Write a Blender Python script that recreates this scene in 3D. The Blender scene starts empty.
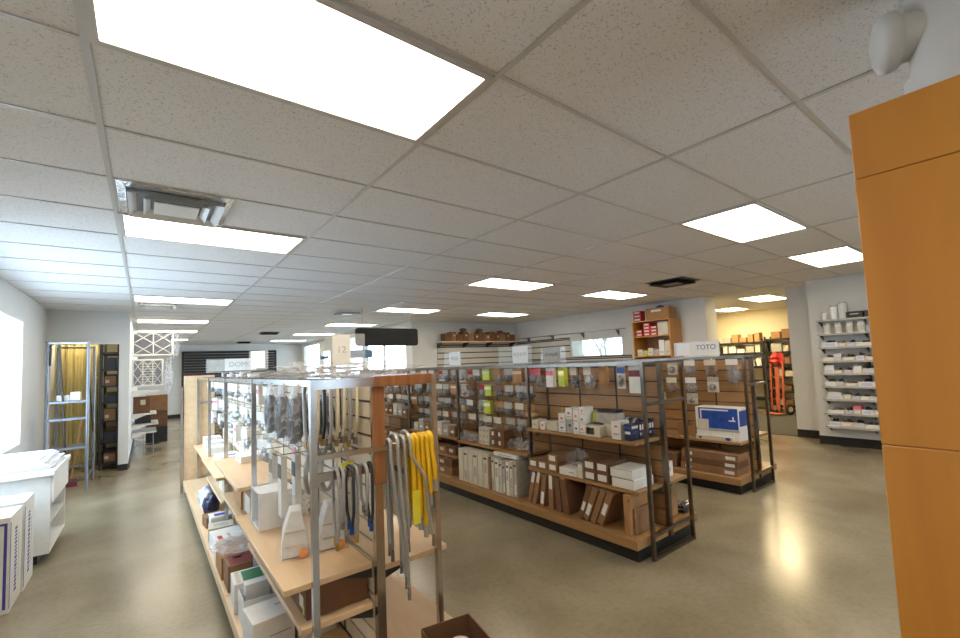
import bpy, math, random
from mathutils import Vector, Matrix
RND = random.Random(11)
SC = bpy.context.scene
COL = SC.collection
PI = math.pi
ORD = ['first', 'second', 'third', 'fourth', 'fifth', 'sixth', 'seventh', 'eighth', 'ninth', 'tenth', 'eleventh', 'twelfth', 'thirteenth', 'fourteenth', 'fifteenth', 'sixteenth']
CEIL = 2.595

# ------------------------------------------------------------------ materials
def node_mat(name):
    m = bpy.data.materials.new(name); m.use_nodes = True
    nt = m.node_tree
    return m, nt, nt.nodes['Principled BSDF']

def mat(name, col, rough=0.6, metal=0.0, var=0.12, scale=18.0, bump=0.0, alpha=1.0, spec=0.5, coat=0.0, stretch=None):
    m, nt, b = node_mat(name)
    tc = nt.nodes.new('ShaderNodeTexCoord')
    src = tc.outputs['Object']
    if stretch:
        mp = nt.nodes.new('ShaderNodeMapping'); mp.inputs['Scale'].default_value = stretch
        nt.links.new(src, mp.inputs['Vector']); src = mp.outputs['Vector']
    n = nt.nodes.new('ShaderNodeTexNoise'); n.inputs['Scale'].default_value = scale; n.inputs['Detail'].default_value = 4
    nt.links.new(src, n.inputs['Vector'])
    r = nt.nodes.new('ShaderNodeValToRGB')
    lo = [max(0, c * (1 - var)) for c in col]; hi = [min(1, c * (1 + var)) for c in col]
    r.color_ramp.elements[0].position = 0.3; r.color_ramp.elements[1].position = 0.7
    r.color_ramp.elements[0].color = (*lo, 1); r.color_ramp.elements[1].color = (*hi, 1)
    nt.links.new(n.outputs['Fac'], r.inputs['Fac'])
    nt.links.new(r.outputs['Color'], b.inputs['Base Color'])
    b.inputs['Roughness'].default_value = rough; b.inputs['Metallic'].default_value = metal
    b.inputs['Specular IOR Level'].default_value = spec
    b.inputs['Coat Weight'].default_value = coat
    b.inputs['Alpha'].default_value = alpha
    if bump:
        bp = nt.nodes.new('ShaderNodeBump'); bp.inputs['Strength'].default_value = bump; bp.inputs['Distance'].default_value = 0.01
        nt.links.new(n.outputs['Fac'], bp.inputs['Height']); nt.links.new(bp.outputs['Normal'], b.inputs['Normal'])
    return m

def emit(name, col, s):
    m, nt, b = node_mat(name)
    b.inputs['Base Color'].default_value = (*col, 1)
    b.inputs['Emission Color'].default_value = (*col, 1); b.inputs['Emission Strength'].default_value = s
    return m

def clear_mat(name, col, a0, a1, rough=0.18, scale=22):
    """thin wrinkled plastic film: partly see-through with gloss"""
    m, nt, b = node_mat(name)
    b.inputs['Base Color'].default_value = (*col, 1); b.inputs['Roughness'].default_value = rough
    tc = nt.nodes.new('ShaderNodeTexCoord'); n = nt.nodes.new('ShaderNodeTexNoise')
    n.inputs['Scale'].default_value = scale; n.inputs['Detail'].default_value = 3; n.inputs['Distortion'].default_value = 1.2
    nt.links.new(tc.outputs['Object'], n.inputs['Vector'])
    mr = nt.nodes.new('ShaderNodeMapRange'); mr.inputs['From Min'].default_value = 0.35; mr.inputs['From Max'].default_value = 0.7
    mr.inputs['To Min'].default_value = a0; mr.inputs['To Max'].default_value = a1
    nt.links.new(n.outputs['Fac'], mr.inputs['Value']); nt.links.new(mr.outputs['Result'], b.inputs['Alpha'])
    bp = nt.nodes.new('ShaderNodeBump'); bp.inputs['Strength'].default_value = 0.6; bp.inputs['Distance'].default_value = 0.01
    nt.links.new(n.outputs['Fac'], bp.inputs['Height']); nt.links.new(bp.outputs['Normal'], b.inputs['Normal'])
    return m

def braid_mat(name, a, bcol, scale, metal=0.6, rough=0.35):
    m, nt, b = node_mat(name)
    tc = nt.nodes.new('ShaderNodeTexCoord'); ck = nt.nodes.new('ShaderNodeTexChecker'); ck.inputs['Scale'].default_value = scale
    ck.inputs['Color1'].default_value = (*a, 1); ck.inputs['Color2'].default_value = (*bcol, 1)
    nt.links.new(tc.outputs['Object'], ck.inputs['Vector']); nt.links.new(ck.outputs['Color'], b.inputs['Base Color'])
    b.inputs['Metallic'].default_value = metal; b.inputs['Roughness'].default_value = rough
    return m

def wood_mat(name, col, dark, scale=(3, 60, 3), rough=0.45, coat=0.1):
    m, nt, b = node_mat(name)
    tc = nt.nodes.new('ShaderNodeTexCoord'); mp = nt.nodes.new('ShaderNodeMapping'); mp.inputs['Scale'].default_value = scale
    n = nt.nodes.new('ShaderNodeTexNoise'); n.inputs['Scale'].default_value = 1.0; n.inputs['Detail'].default_value = 6; n.inputs['Distortion'].default_value = 0.6
    r = nt.nodes.new('ShaderNodeValToRGB')
    r.color_ramp.elements[0].position = 0.32; r.color_ramp.elements[1].position = 0.62
    r.color_ramp.elements[0].color = (*dark, 1); r.color_ramp.elements[1].color = (*col, 1)
    nt.links.new(tc.outputs['Object'], mp.inputs['Vector']); nt.links.new(mp.outputs['Vector'], n.inputs['Vector'])
    nt.links.new(n.outputs['Fac'], r.inputs['Fac']); nt.links.new(r.outputs['Color'], b.inputs['Base Color'])
    b.inputs['Roughness'].default_value = rough; b.inputs['Coat Weight'].default_value = coat
    return m

def floor_mat():
    m, nt, b = node_mat('polished_concrete')
    tc = nt.nodes.new('ShaderNodeTexCoord')
    def noise(s, d, dist=0.0):
        n = nt.nodes.new('ShaderNodeTexNoise'); n.inputs['Scale'].default_value = s; n.inputs['Detail'].default_value = d; n.inputs['Distortion'].default_value = dist
        nt.links.new(tc.outputs['Object'], n.inputs['Vector']); return n
    a = noise(1.3, 9, 0.3); c = noise(30, 6)
    r = nt.nodes.new('ShaderNodeValToRGB')
    e = r.color_ramp.elements
    e[0].position = 0.30; e[0].color = (0.20, 0.165, 0.105, 1)
    e[1].position = 0.72; e[1].color = (0.325, 0.28, 0.20, 1)
    x = e.new(0.5); x.color = (0.26, 0.216, 0.138, 1)
    nt.links.new(a.outputs['Fac'], r.inputs['Fac'])
    r2 = nt.nodes.new('ShaderNodeValToRGB')
    r2.color_ramp.elements[0].position = 0.3; r2.color_ramp.elements[0].color = (0.88, 0.88, 0.88, 1)
    r2.color_ramp.elements[1].position = 0.55; r2.color_ramp.elements[1].color = (1, 1, 1, 1)
    nt.links.new(c.outputs['Fac'], r2.inputs['Fac'])
    mx = nt.nodes.new('ShaderNodeMix'); mx.data_type = 'RGBA'; mx.blend_type = 'MULTIPLY'; mx.inputs['Factor'].default_value = 1
    nt.links.new(r.outputs['Color'], mx.inputs['A']); nt.links.new(r2.outputs['Color'], mx.inputs['B'])
    nt.links.new(mx.outputs['Result'], b.inputs['Base Color'])
    rr = nt.nodes.new('ShaderNodeMapRange'); rr.inputs['To Min'].default_value = 0.16; rr.inputs['To Max'].default_value = 0.30
    nt.links.new(a.outputs['Fac'], rr.inputs['Value']); nt.links.new(rr.outputs['Result'], b.inputs['Roughness'])
    b.inputs['Specular IOR Level'].default_value = 0.45
    bp = nt.nodes.new('ShaderNodeBump'); bp.inputs['Strength'].default_value = 0.06; bp.inputs['Distance'].default_value = 0.004
    nt.links.new(a.outputs['Fac'], bp.inputs['Height']); nt.links.new(bp.outputs['Normal'], b.inputs['Normal'])
    return m

def tile_mat():
    m, nt, b = node_mat('acoustic_ceiling_tile')
    tc = nt.nodes.new('ShaderNodeTexCoord')
    v = nt.nodes.new('ShaderNodeTexNoise'); v.inputs['Scale'].default_value = 120; v.inputs['Detail'].default_value = 2
    r = nt.nodes.new('ShaderNodeValToRGB')
    r.color_ramp.elements[0].position = 0.30; r.color_ramp.elements[0].color = (0.50, 0.485, 0.47, 1)
    r.color_ramp.elements[1].position = 0.42; r.color_ramp.elements[1].color = (0.78, 0.765, 0.75, 1)
    nt.links.new(tc.outputs['Object'], v.inputs['Vector']); nt.links.new(v.outputs['Fac'], r.inputs['Fac'])
    nt.links.new(r.outputs['Color'], b.inputs['Base Color'])
    b.inputs['Roughness'].default_value = 0.9; b.inputs['Specular IOR Level'].default_value = 0.2
    bp = nt.nodes.new('ShaderNodeBump'); bp.inputs['Strength'].default_value = 0.25; bp.inputs['Distance'].default_value = 0.004
    nt.links.new(v.outputs['Fac'], bp.inputs['Height']); nt.links.new(bp.outputs['Normal'], b.inputs['Normal'])
    return m

def glass_mat():
    m, nt, b = node_mat('window_glass')
    nt.nodes.remove(b)
    t = nt.nodes.new('ShaderNodeBsdfTransparent'); g = nt.nodes.new('ShaderNodeBsdfGlossy'); g.inputs['Roughness'].default_value = 0.03
    mx = nt.nodes.new('ShaderNodeMixShader')
    t.inputs['Color'].default_value = (0.95, 0.98, 1, 1)
    mx.inputs['Fac'].default_value = 0.05; nt.links.new(t.outputs[0], mx.inputs[1]); nt.links.new(g.outputs[0], mx.inputs[2])
    nt.links.new(mx.outputs[0], nt.nodes['Material Output'].inputs['Surface'])
    return m

M = dict(
    floor=floor_mat(), tile=tile_mat(), glass=glass_mat(),
    paint=mat('wall_paint', (0.66, 0.655, 0.63), 0.75, var=0.03, scale=2.5),
    cream=mat('cream_wall_paint', (0.74, 0.68, 0.50), 0.75, var=0.03, scale=2.5),
    tbar=mat('grid_bar_enamel', (0.55, 0.53, 0.50), 0.4, var=0.03),
    tin=mat('white_enamel', (0.72, 0.72, 0.70), 0.35, var=0.03),
    foil=mat('foil_duct', (0.75, 0.75, 0.75), 0.25, 0.9, var=0.2, scale=30, bump=0.8),
    diff=emit('light_diffuser', (1.0, 0.88, 0.70), 7.0),
    diff_warm=emit('warm_light_diffuser', (1.0, 0.80, 0.46), 22.0),
    black=mat('black_laminate', (0.012, 0.012, 0.012), 0.45, var=0.2),
    sign_black=mat('black_sign_face', (0.010, 0.011, 0.012), 0.5, var=0.2, scale=3),
    rubber=mat('black_rubber', (0.02, 0.02, 0.02), 0.7, var=0.2),
    darkmetal=mat('dark_metal', (0.06, 0.055, 0.05), 0.4, 0.6, var=0.15),
    chrome=mat('chrome_tube', (0.52, 0.51, 0.50), 0.22, 1.0, var=0.06),
    bronze=mat('aged_chrome_tube', (0.19, 0.165, 0.14), 0.30, 1.0, var=0.12),
    steel=mat('grey_steel', (0.22, 0.24, 0.28), 0.4, 0.7, var=0.08),
    maple=wood_mat('maple_laminate', (0.74, 0.53, 0.32), (0.66, 0.45, 0.26), (14, 1.5, 14)),
    oak=wood_mat('dimmed_oak_laminate', (0.36, 0.20, 0.078), (0.29, 0.155, 0.055), (14, 1.5, 14)),  # tone carries the warm, dimmer light over the middle and third racks
    cherry=wood_mat('cherry_wood', (0.36, 0.15, 0.055), (0.25, 0.095, 0.035), (30, 30, 2)),
    orange=wood_mat('orange_plywood', (0.58, 0.255, 0.038), (0.49, 0.20, 0.03), (5, 5, 0.7), 0.38, 0.25),
    slat_white=mat('pale_slatwall', (0.72, 0.62, 0.48), 0.5, var=0.05),
    slat_warm_lit=wood_mat('warm_lit_slatwall', (0.38, 0.215, 0.095), (0.31, 0.17, 0.07), (3, 2, 50)),  # browner than the pale slats: the warm light is put into the colour
    slat_grey=mat('white_slatwall', (0.55, 0.53, 0.47), 0.5, var=0.05),
    card=mat('brown_cardboard', (0.27, 0.145, 0.068), 0.85, var=0.14, scale=9),
    card2=mat('dark_cardboard', (0.165, 0.08, 0.038), 0.85, var=0.14, scale=9),
    card3=mat('tan_cardboard', (0.40, 0.21, 0.085), 0.8, var=0.12, scale=9),
    white=mat('white_card', (0.74, 0.73, 0.70), 0.6, var=0.04),
    ivory=mat('ivory_card', (0.62, 0.57, 0.46), 0.7, var=0.08, scale=8),
    greycard=mat('grey_card', (0.42, 0.40, 0.36), 0.7, var=0.14),
    paper=mat('paper_sheet', (0.80, 0.82, 0.84), 0.7, var=0.02),
    plastic=mat('white_plastic', (0.80, 0.81, 0.82), 0.3, var=0.03),
    iceblue=mat('pale_blue_plastic', (0.52, 0.58, 0.82), 0.35, var=0.05),
    pvc=mat('white_pvc', (0.62, 0.64, 0.66), 0.28, var=0.03),
    blueink=mat('blue_ink', (0.06, 0.05, 0.30), 0.6, var=0.1),
    blue=mat('blue_print', (0.02, 0.075, 0.36), 0.4, var=0.25, scale=20),
    navy=mat('navy_print', (0.02, 0.025, 0.075), 0.4, var=0.3, scale=30),
    red=mat('red_print', (0.50, 0.03, 0.025), 0.5, var=0.15),
    maroon=mat('maroon_print', (0.17, 0.02, 0.03), 0.5, var=0.15),
    pink=mat('pink_print', (0.75, 0.16, 0.24), 0.5, var=0.15),
    green=mat('green_print', (0.04, 0.22, 0.11), 0.5, var=0.2),
    lime=mat('lime_print', (0.50, 0.58, 0.06), 0.5, var=0.15),
    yellow=mat('yellow_hose_coat', (0.78, 0.47, 0.01), 0.35, var=0.08),
    yellowtag=mat('yellow_tag', (0.80, 0.72, 0.05), 0.45, var=0.05),
    orangep=mat('orange_plastic', (0.90, 0.30, 0.02), 0.35, var=0.08),
    truckred=mat('hand_truck_paint', (0.46, 0.10, 0.05), 0.4, var=0.12),
    braid=braid_mat('braided_steel', (0.62, 0.62, 0.62), (0.30, 0.30, 0.31), 420),
    braidblk=braid_mat('dark_braided_hose', (0.06, 0.06, 0.07), (0.02, 0.02, 0.025), 420, 0.2),
    cream_hose=mat('cream_hose', (0.66, 0.58, 0.40), 0.45, var=0.08),
    greyhose=mat('grey_hose', (0.42, 0.42, 0.42), 0.35, 0.3, var=0.1),
    brass=mat('brass_fitting', (0.62, 0.44, 0.16), 0.3, 0.9, var=0.15),
    darkpart=mat('dark_fittings', (0.05, 0.045, 0.04), 0.5, var=0.5, scale=60),
    greypart=mat('grey_fittings', (0.26, 0.25, 0.24), 0.35, 0.5, var=0.4, scale=60),
    brownpart=mat('brown_fittings', (0.17, 0.09, 0.05), 0.5, var=0.4, scale=60),
    film=clear_mat('clear_plastic_film', (0.76, 0.77, 0.80), 0.04, 0.24),
    film_soft=clear_mat('smooth_clear_film', (0.86, 0.87, 0.9), 0.05, 0.16, 0.12, 9),
    film_w=clear_mat('milky_plastic_film', (0.80, 0.81, 0.85), 0.10, 0.42),
    acrylic=clear_mat('acrylic_sheet', (0.85, 0.87, 0.88), 0.12, 0.22, 0.08, 3),
    gold=mat('gold_curtain', (0.60, 0.50, 0.22), 0.55, var=0.35, scale=2.2, stretch=(5, 5, 0.15)),
    rug=mat('dark_grey_carpet', (0.055, 0.052, 0.047), 0.95, var=0.25, scale=180),
    shutter=mat('black_shutter', (0.022, 0.020, 0.020), 0.5, var=0.2),
    plate_blue=mat('slate_blue_sign', (0.06, 0.10, 0.16), 0.4, var=0.1),
    bark=mat('bare_bark', (0.30, 0.29, 0.28), 0.9, var=0.2),
    snow=mat('outside_ground', (0.55, 0.56, 0.57), 0.9, var=0.1, scale=1),
)

# ------------------------------------------------------------------ mesh helpers
class MB:
    def __init__(s): s.v = []; s.f = []; s.sm = []
    def add(s, vs, fs, mx=None, smooth=False):
        b = len(s.v)
        s.v += [tuple(mx @ Vector(p)) if mx else tuple(p) for p in vs]
        s.f += [tuple(b + i for i in f) for f in fs]; s.sm += [smooth] * len(fs)
        return s
    def box(s, x0, x1, y0, y1, z0, z1, mx=None):
        vs = [(x0, y0, z0), (x1, y0, z0), (x1, y1, z0), (x0, y1, z0), (x0, y0, z1), (x1, y0, z1), (x1, y1, z1), (x0, y1, z1)]
        return s.add(vs, [(3, 2, 1, 0), (4, 5, 6, 7), (0, 1, 5, 4), (1, 2, 6, 5), (2, 3, 7, 6), (3, 0, 4, 7)], mx)
    def cbox(s, x, y, z0, sx, sy, sz, mx=None):
        return s.box(x - sx / 2, x + sx / 2, y - sy / 2, y + sy / 2, z0, z0 + sz, mx)
    def prism(s, poly, y0, y1, mx=None):
        """poly in (x,z), counter-clockwise seen from -y; extruded along y"""
        n = len(poly)
        vs = [(x, y0, z) for x, z in poly] + [(x, y1, z) for x, z in poly]
        fs = [tuple(range(n)), tuple(range(2 * n - 1, n - 1, -1))] + [(i + n, (i + 1) % n + n, (i + 1) % n, i) for i in range(n)]
        return s.add(vs, fs, mx)
    def tube(s, pts, r, n=8, closed=False, caps=True):
        pts = [Vector(p) for p in pts]; k = len(pts); rings = []
        up = None
        for i, p in enumerate(pts):
            a = pts[i - 1] if (i or closed) else p
            c = pts[(i + 1) % k] if (i < k - 1 or closed) else p
            t = (c - a).normalized()
            if up is None:
                up = Vector((0, 0, 1)) if abs(t.z) < 0.9 else Vector((1, 0, 0))
            u = (up - t * up.dot(t))
            u = u.normalized() if u.length > 1e-6 else t.orthogonal().normalized()
            w = t.cross(u); up = u
            rr = r[i] if isinstance(r, (list, tuple)) else r
            rings.append([p + (u * math.cos(2 * PI * j / n) + w * math.sin(2 * PI * j / n)) * rr for j in range(n)])
        vs = [tuple(q) for ring in rings for q in ring]; fs = []
        for i in range(k if closed else k - 1):
            a = i * n; b = ((i + 1) % k) * n
            fs += [(a + j, a + (j + 1) % n, b + (j + 1) % n, b + j) for j in range(n)]
        s.add(vs, fs, None, True)
        if caps and not closed:
            b = len(s.v) - len(vs)
            s.f += [tuple(b + j for j in reversed(range(n))), tuple(b + (k - 1) * n + j for j in range(n))]; s.sm += [False, False]
        return s
    def rod(s, a, b, r, n=8): return s.tube([a, b], r, n)
    def lathe(s, prof, n=16, mx=None):
        k = len(prof)
        vs = [(r * math.cos(2 * PI * j / n), r * math.sin(2 * PI * j / n), z) for r, z in prof for j in range(n)]
        fs = [(i * n + j, i * n + (j + 1) % n, (i + 1) * n + (j + 1) % n, (i + 1) * n + j) for i in range(k - 1) for j in range(n)]
        s.add(vs, fs, mx, True)
        b = len(s.v) - len(vs)
        s.f += [tuple(b + j for j in reversed(range(n))), tuple(b + (k - 1) * n + j for j in range(n))]; s.sm += [False, False]
        return s
    def open_box(s, sx, sy, sz, t=0.004, mx=None):
        """box open at the top with real walls, base centre at the origin"""
        s.box(-sx / 2, sx / 2, -sy / 2, sy / 2, 0, t, mx)
        s.box(-sx / 2, -sx / 2 + t, -sy / 2, sy / 2, t, sz, mx); s.box(sx / 2 - t, sx / 2, -sy / 2, sy / 2, t, sz, mx)
        s.box(-sx / 2 + t, sx / 2 - t, -sy / 2, -sy / 2 + t, t, sz, mx); s.box(-sx / 2 + t, sx / 2 - t, sy / 2 - t, sy / 2, t, sz, mx)
        return s
    def blob(s, cx, cy, cz, rx, ry, rz, seed=0, amp=0.25, nu=12, nv=8, fr=2.3, flat=None):
        rn = random.Random(seed); ph = [rn.uniform(0, 6.3) for _ in range(6)]
        vs = []; fs = []
        for i in range(nv + 1):
            th = PI * i / nv
            for j in range(nu):
                a = 2 * PI * j / nu
                d = (math.sin(th) * math.cos(a), math.sin(th) * math.sin(a), math.cos(th))
                k = 1 + amp * (math.sin(fr * 2 * d[0] + ph[0]) * math.sin(fr * 2.6 * d[1] + ph[1]) + 0.6 * math.sin(fr * 4 * d[2] + ph[2] + 3 * d[0]) + 0.4 * math.sin(9 * d[1] + ph[3]) * math.sin(8 * d[0] + ph[4]))
                z = cz + rz * d[2] * k
                if flat is not None: z = max(z, flat)
                vs.append((cx + rx * d[0] * k, cy + ry * d[1] * k, z))
        for i in range(nv):
            for j in range(nu):
                fs.append((i * nu + j, (i + 1) * nu + j, (i + 1) * nu + (j + 1) % nu, i * nu + (j + 1) % nu))
        return s.add(vs, fs, None, True)
    def mesh(s, name, m):
        me = bpy.data.meshes.new(name); me.from_pydata(s.v, [], s.f); me.materials.append(m)
        me.polygons.foreach_set('use_smooth', s.sm); me.update()
        me.set_sharp_from_angle(angle=0.7)
        return me

def link(name, me, parent=None, loc=(0, 0, 0), rot=(0, 0, 0)):
    o = bpy.data.objects.new(name, me); COL.objects.link(o)
    o.location = loc; o.rotation_euler = rot
    if parent: o.parent = parent
    return o
def obj(name, mb, m, parent=None, loc=(0, 0, 0), rot=(0, 0, 0), bevel=0):
    o = link(name, mb.mesh(name, m), parent, loc, rot)
    if bevel:
        b = o.modifiers.new('Bevel', 'BEVEL'); b.width = bevel; b.segments = 2; b.limit_method = 'ANGLE'
    return o
def tag(o, label, cat, group=None):
    o['label'] = label; o['category'] = cat
    if group: o['group'] = group
    return o
def thing(name, label, cat, loc=(0, 0, 0), rotz=0, group=None):
    return tag(link(name, None, None, loc, (0, 0, rotz)), label, cat, group)
def struct(name, mb, m):
    o = obj(name, mb, m); o['kind'] = 'structure'; return o
def copy_tree(root, loc, rot, label, group=None):
    r = root.copy(); COL.objects.link(r); r.location = loc; r.rotation_euler = rot; r['label'] = label
    if group: r['group'] = group
    for ch in root.children:
        c = ch.copy(); COL.objects.link(c); c.parent = r
        for g in ch.children:
            d = g.copy(); COL.objects.link(d); d.parent = c
    return r
def text_part(name, s, size, m, parent, loc, rot, depth=0.0008):
    cu = bpy.data.curves.new(name, 'FONT'); cu.body = s; cu.size = size; cu.align_x = 'CENTER'; cu.align_y = 'CENTER'; cu.extrude = depth
    t = bpy.data.objects.new(name, cu); COL.objects.link(t)
    dg = bpy.context.evaluated_depsgraph_get()
    me = bpy.data.meshes.new_from_object(t.evaluated_get(dg))
    bpy.data.objects.remove(t); bpy.data.curves.remove(cu)
    me.materials.clear(); me.materials.append(m)
    return link(name, me, parent, loc, rot)

def wall(mb, axis, p0, p1, u0, u1, z0, z1, holes=()):
    """slab between p0 and p1 on `axis`, running u0..u1 on the other, with rectangular holes (u0,u1,z0,z1)"""
    us = sorted({u0, u1, *[h[0] for h in holes], *[h[1] for h in holes]}); zs = sorted({z0, z1, *[h[2] for h in holes], *[h[3] for h in holes]})
    for a, b in zip(us, us[1:]):
        for c, d in zip(zs, zs[1:]):
            if any(h[0] <= a and b <= h[1] and h[2] <= c and d <= h[3] for h in holes): continue
            if axis == 'x': mb.box(p0, p1, a, b, c, d)
            else: mb.box(a, b, p0, p1, c, d)
    return mb

# ------------------------------------------------------------------ the setting
struct('floor', MB().box(-1.35, 13.2, -3.2, 19.2, -0.1, 0), M['floor'])
struct('ceiling', MB().box(-1.35, 13.2, -3.2, 19.2, CEIL, CEIL + 0.1), M['tile'])
def gx(i): return -0.163 + 1.2192 * i
def gy(j): return 1.188 + 0.6096 * j
LIGHTS = {(0, 0), (0, 4), (0, 10), (0, 15), (0, 19), (3, 0), (3, 5), (3, 10), (3, 15), (3, 20), (3, 25), (5, 0), (5, 5), (5, 10), (0, -5), (3, -5), (5, -5), (0, 24)}
tb = MB()
for i in range(-1, 8):
    tb.box(gx(i) - 0.012, gx(i) + 0.012, -3.0, 9.3 if i < 0 or i > 4 else 18.9, CEIL - 0.006, CEIL - 0.001)
for j in range(-6, 30):
    tb.box(-1.19 if j < 13 else -0.2, 8.5 if j < 13 else 5.14, gy(j) - 0.009, gy(j) + 0.009, CEIL - 0.005, CEIL - 0.001)
struct('trim_1', tb, M['tbar'])
wl = wall(MB(), 'x', -1.35, -1.2, -3.2, 12.1, 0, CEIL, [(4.3, 7.62, 0.74, 2.26)])
struct('wall_left', wl, M['paint'])
struct('wall_partition', wall(MB(), 'y', 9.3, 9.42, -1.2, -0.22, 0, CEIL, [(-1.2, -0.35, 0, 2.06)]), M['paint'])
struct('wall_closet', wall(MB(), 'x', -0.34, -0.22, 9.42, 19.0, 0, CEIL), M['paint'])
struct('wall_closet_back', MB().box(-1.35, -0.34, 12.0, 12.1, 0, CEIL), M['cream'])
struct('wall_back', MB().box(-0.34, 5.3, 19.0, 19.15, 0, CEIL), M['paint'])
struct('wall_far_right', wall(MB(), 'x', 5.15, 5.3, 9.4, 19.0, 0, CEIL, [(9.75, 12.4, 0.3, 2.5), (12.5, 15.2, 0.3, 2.5), (15.4, 16.5, 0.02, 2.2), (16.6, 18.7, 0.3, 2.5)]), M['paint'])
struct('wall_middle', MB().box(5.3, 9.0, 9.4, 9.55, 0, CEIL), M['paint'])
struct('wall_right', wall(MB(), 'x', 8.55, 9.0, 3.95, 9.4, 0, CEIL, [(5.83, 7.32, 1.55, 1.96)]), M['paint'])
struct('wall_right_near', MB().box(8.5, 9.1, -3.2, 2.3, 0, CEIL).box(8.95, 9.1, 2.3, 2.73, 0, CEIL), M['paint'])
struct('wall_front', wall(MB(), 'y', -3.2, -3.0, -1.35, 8.5, 0, CEIL, [(2.2, 4.2, 1.0, 2.1)]), M['paint'])
struct('wall_room_back', MB().box(13.0, 13.15, 0.9, 5.8, 0, CEIL).box(9.0, 13.0, 5.7, 5.8, 0, CEIL).box(9.1, 13.15, 0.9, 1.0, 0, CEIL), M['cream'])
bb = MB().box(8.485, 8.5, -2.9, 2.3, 0, 0.13).box(8.935, 8.95, 2.3, 2.73, 0, 0.13)
bb.box(8.535, 8.55, 3.95, 9.4, 0, 0.12)
struct('baseboard_right', bb, M['black'])
struct('baseboard_back', MB().box(-0.2, 4.9, 18.985, 19.0, 0, 0.12), M['black'])
struct('baseboard_left', MB().box(-0.22, -0.205, 9.42, 18.9, 0, 0.1).box(-0.35, -0.22, 9.285, 9.3, 0, 0.1), M['black'])
# windows: frames and panes
def window(name, axis, p, u0, u1, z0, z1, nu, nz, t=0.05, parts=True):
    mb = MB()
    def bar(a, b, c, d):
        if axis == 'x': mb.box(p - 0.03, p + 0.03, a, b, c, d)
        else: mb.box(a, b, p - 0.03, p + 0.03, c, d)
    bar(u0, u1, z0, z0 + t); bar(u0, u1, z1 - t, z1)
    for k in range(nu + 1):
        c = u0 + (u1 - u0) * k / nu; c = min(max(c, u0 + t / 2), u1 - t / 2); bar(c - t / 2, c + t / 2, z0 + t, z1 - t)
    for k in range(1, nz):
        c = z0 + (z1 - z0) * k / nz
        bar(u0 + t, u1 - t, c - t / 2, c + t / 2)
    f = struct(name, mb, M['tin'])
    g = MB()
    if axis == 'x': g.box(p - 0.004, p + 0.004, u0 + t, u1 - t, z0 + t, z1 - t)
    else: g.box(u0 + t, u1 - t, p - 0.004, p + 0.004, z0 + t, z1 - t)
    obj('pane', g, M['glass'], f)
    return f
window('window_1', 'x', -1.225, 4.3, 7.62, 0.74, 2.26, 2, 1, 0.025)
window('window_2', 'x', 8.585, 5.83, 7.32, 1.55, 1.96, 1, 1, 0.02)
window('window_3', 'x', 5.2, 9.75, 12.4, 0.3, 2.5, 2, 1)
window('window_4', 'x', 5.2, 12.5, 15.2, 0.3, 2.5, 2, 1)
window('window_5', 'x', 5.2, 16.6, 18.7, 0.3, 2.5, 1, 1)
window('window_added', 'y', -3.1, 2.2, 4.2, 1.0, 2.1, 2, 1)  # unseen window added behind the camera for cool fill light
d = window('door_1', 'x', 5.2, 15.4, 16.5, 0.02, 2.2, 1, 1, 0.06)
obj('door_sign', MB().box(5.14, 5.15, 15.5, 16.4, 1.86, 1.98), M['plate_blue'], d)
struct('trim_2', MB().box(-1.19, -1.15, 9.28, 9.3, 0, 2.08).box(-1.15, -0.35, 9.28, 9.3, 2.06, 2.09), M['tin'])
struct('outside_ground', MB().box(-30, -1.4, -10, 25, -0.6, -0.3).box(-1.4, 25, 19.3, 40, -0.6, -0.3), M['snow'])

# ------------------------------------------------------------------ ceiling fixtures
LLAB = {
    (0, 0): 'largest glowing fluorescent ceiling panel, at the top of the picture beside the counter aisle',
    (0, 4): 'glowing fluorescent ceiling panel just beyond the big square air diffuser',
    (0, 10): 'thin glowing ceiling panel beside the small diffuser, before the partition wall end',
    (0, 15): 'thin glowing ceiling panel just above the white wire basket rack',
    (0, 19): 'faint thin ceiling panel partly hidden by the plastic on the wire rack',
    (0, 24): 'farthest ceiling panel of the counter aisle, behind the wire basket rack',
    (3, 0): 'big glowing ceiling panel left of the one cut by the orange wood cabinet',
    (5, 0): 'glowing ceiling panel touching the edge of the orange wood cabinet',
    (3, 5): 'glowing ceiling panel over the middle rack, third row of lights from the entrance',
    (5, 5): 'glowing ceiling panel near the dark vent, in front of the wood wall cabinet',
    (3, 10): 'glowing ceiling panel right above the hanging black sign',
    (5, 10): 'small glowing ceiling panel above the long shelf of brown cartons',
    (3, 15): 'thin glowing ceiling panel beyond the hanging black sign',
    (3, 20): 'very thin glowing ceiling panel near the bright back windows',
    (3, 25): 'last glowing ceiling panel in front of the back wall shutter',
}
def ceiling_light(x0, x1, y0, y1, label, m='diff', grp=None):
    t = thing('ceiling_light', label, 'ceiling light', ((x0 + x1) / 2, (y0 + y1) / 2, CEIL), group=grp)
    a = (x1 - x0) / 2 - 0.012; b = (y1 - y0) / 2 - 0.01; w = 0.026
    f = MB().box(-a, a, -b, -b + w, -0.014, -0.001).box(-a, a, b - w, b, -0.014, -0.001).box(-a, -a + w, -b + w, b - w, -0.014, -0.001).box(a - w, a, -b + w, b - w, -0.014, -0.001)
    obj('frame', f, M['tbar'], t)
    obj('diffuser', MB().box(-a + w, a - w, -b + w, b - w, -0.008, -0.002), M[m], t)
for (i, j) in sorted(LIGHTS):
    if (i, j) in LLAB: ceiling_light(gx(i), gx(i + 1), gy(j), gy(j + 1), LLAB[(i, j)])
    else: ceiling_light(gx(i), gx(i + 1), gy(j), gy(j + 1), 'fluorescent ceiling panel out of sight of the photo', 'diff', 'ceiling panels out of view')
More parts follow.
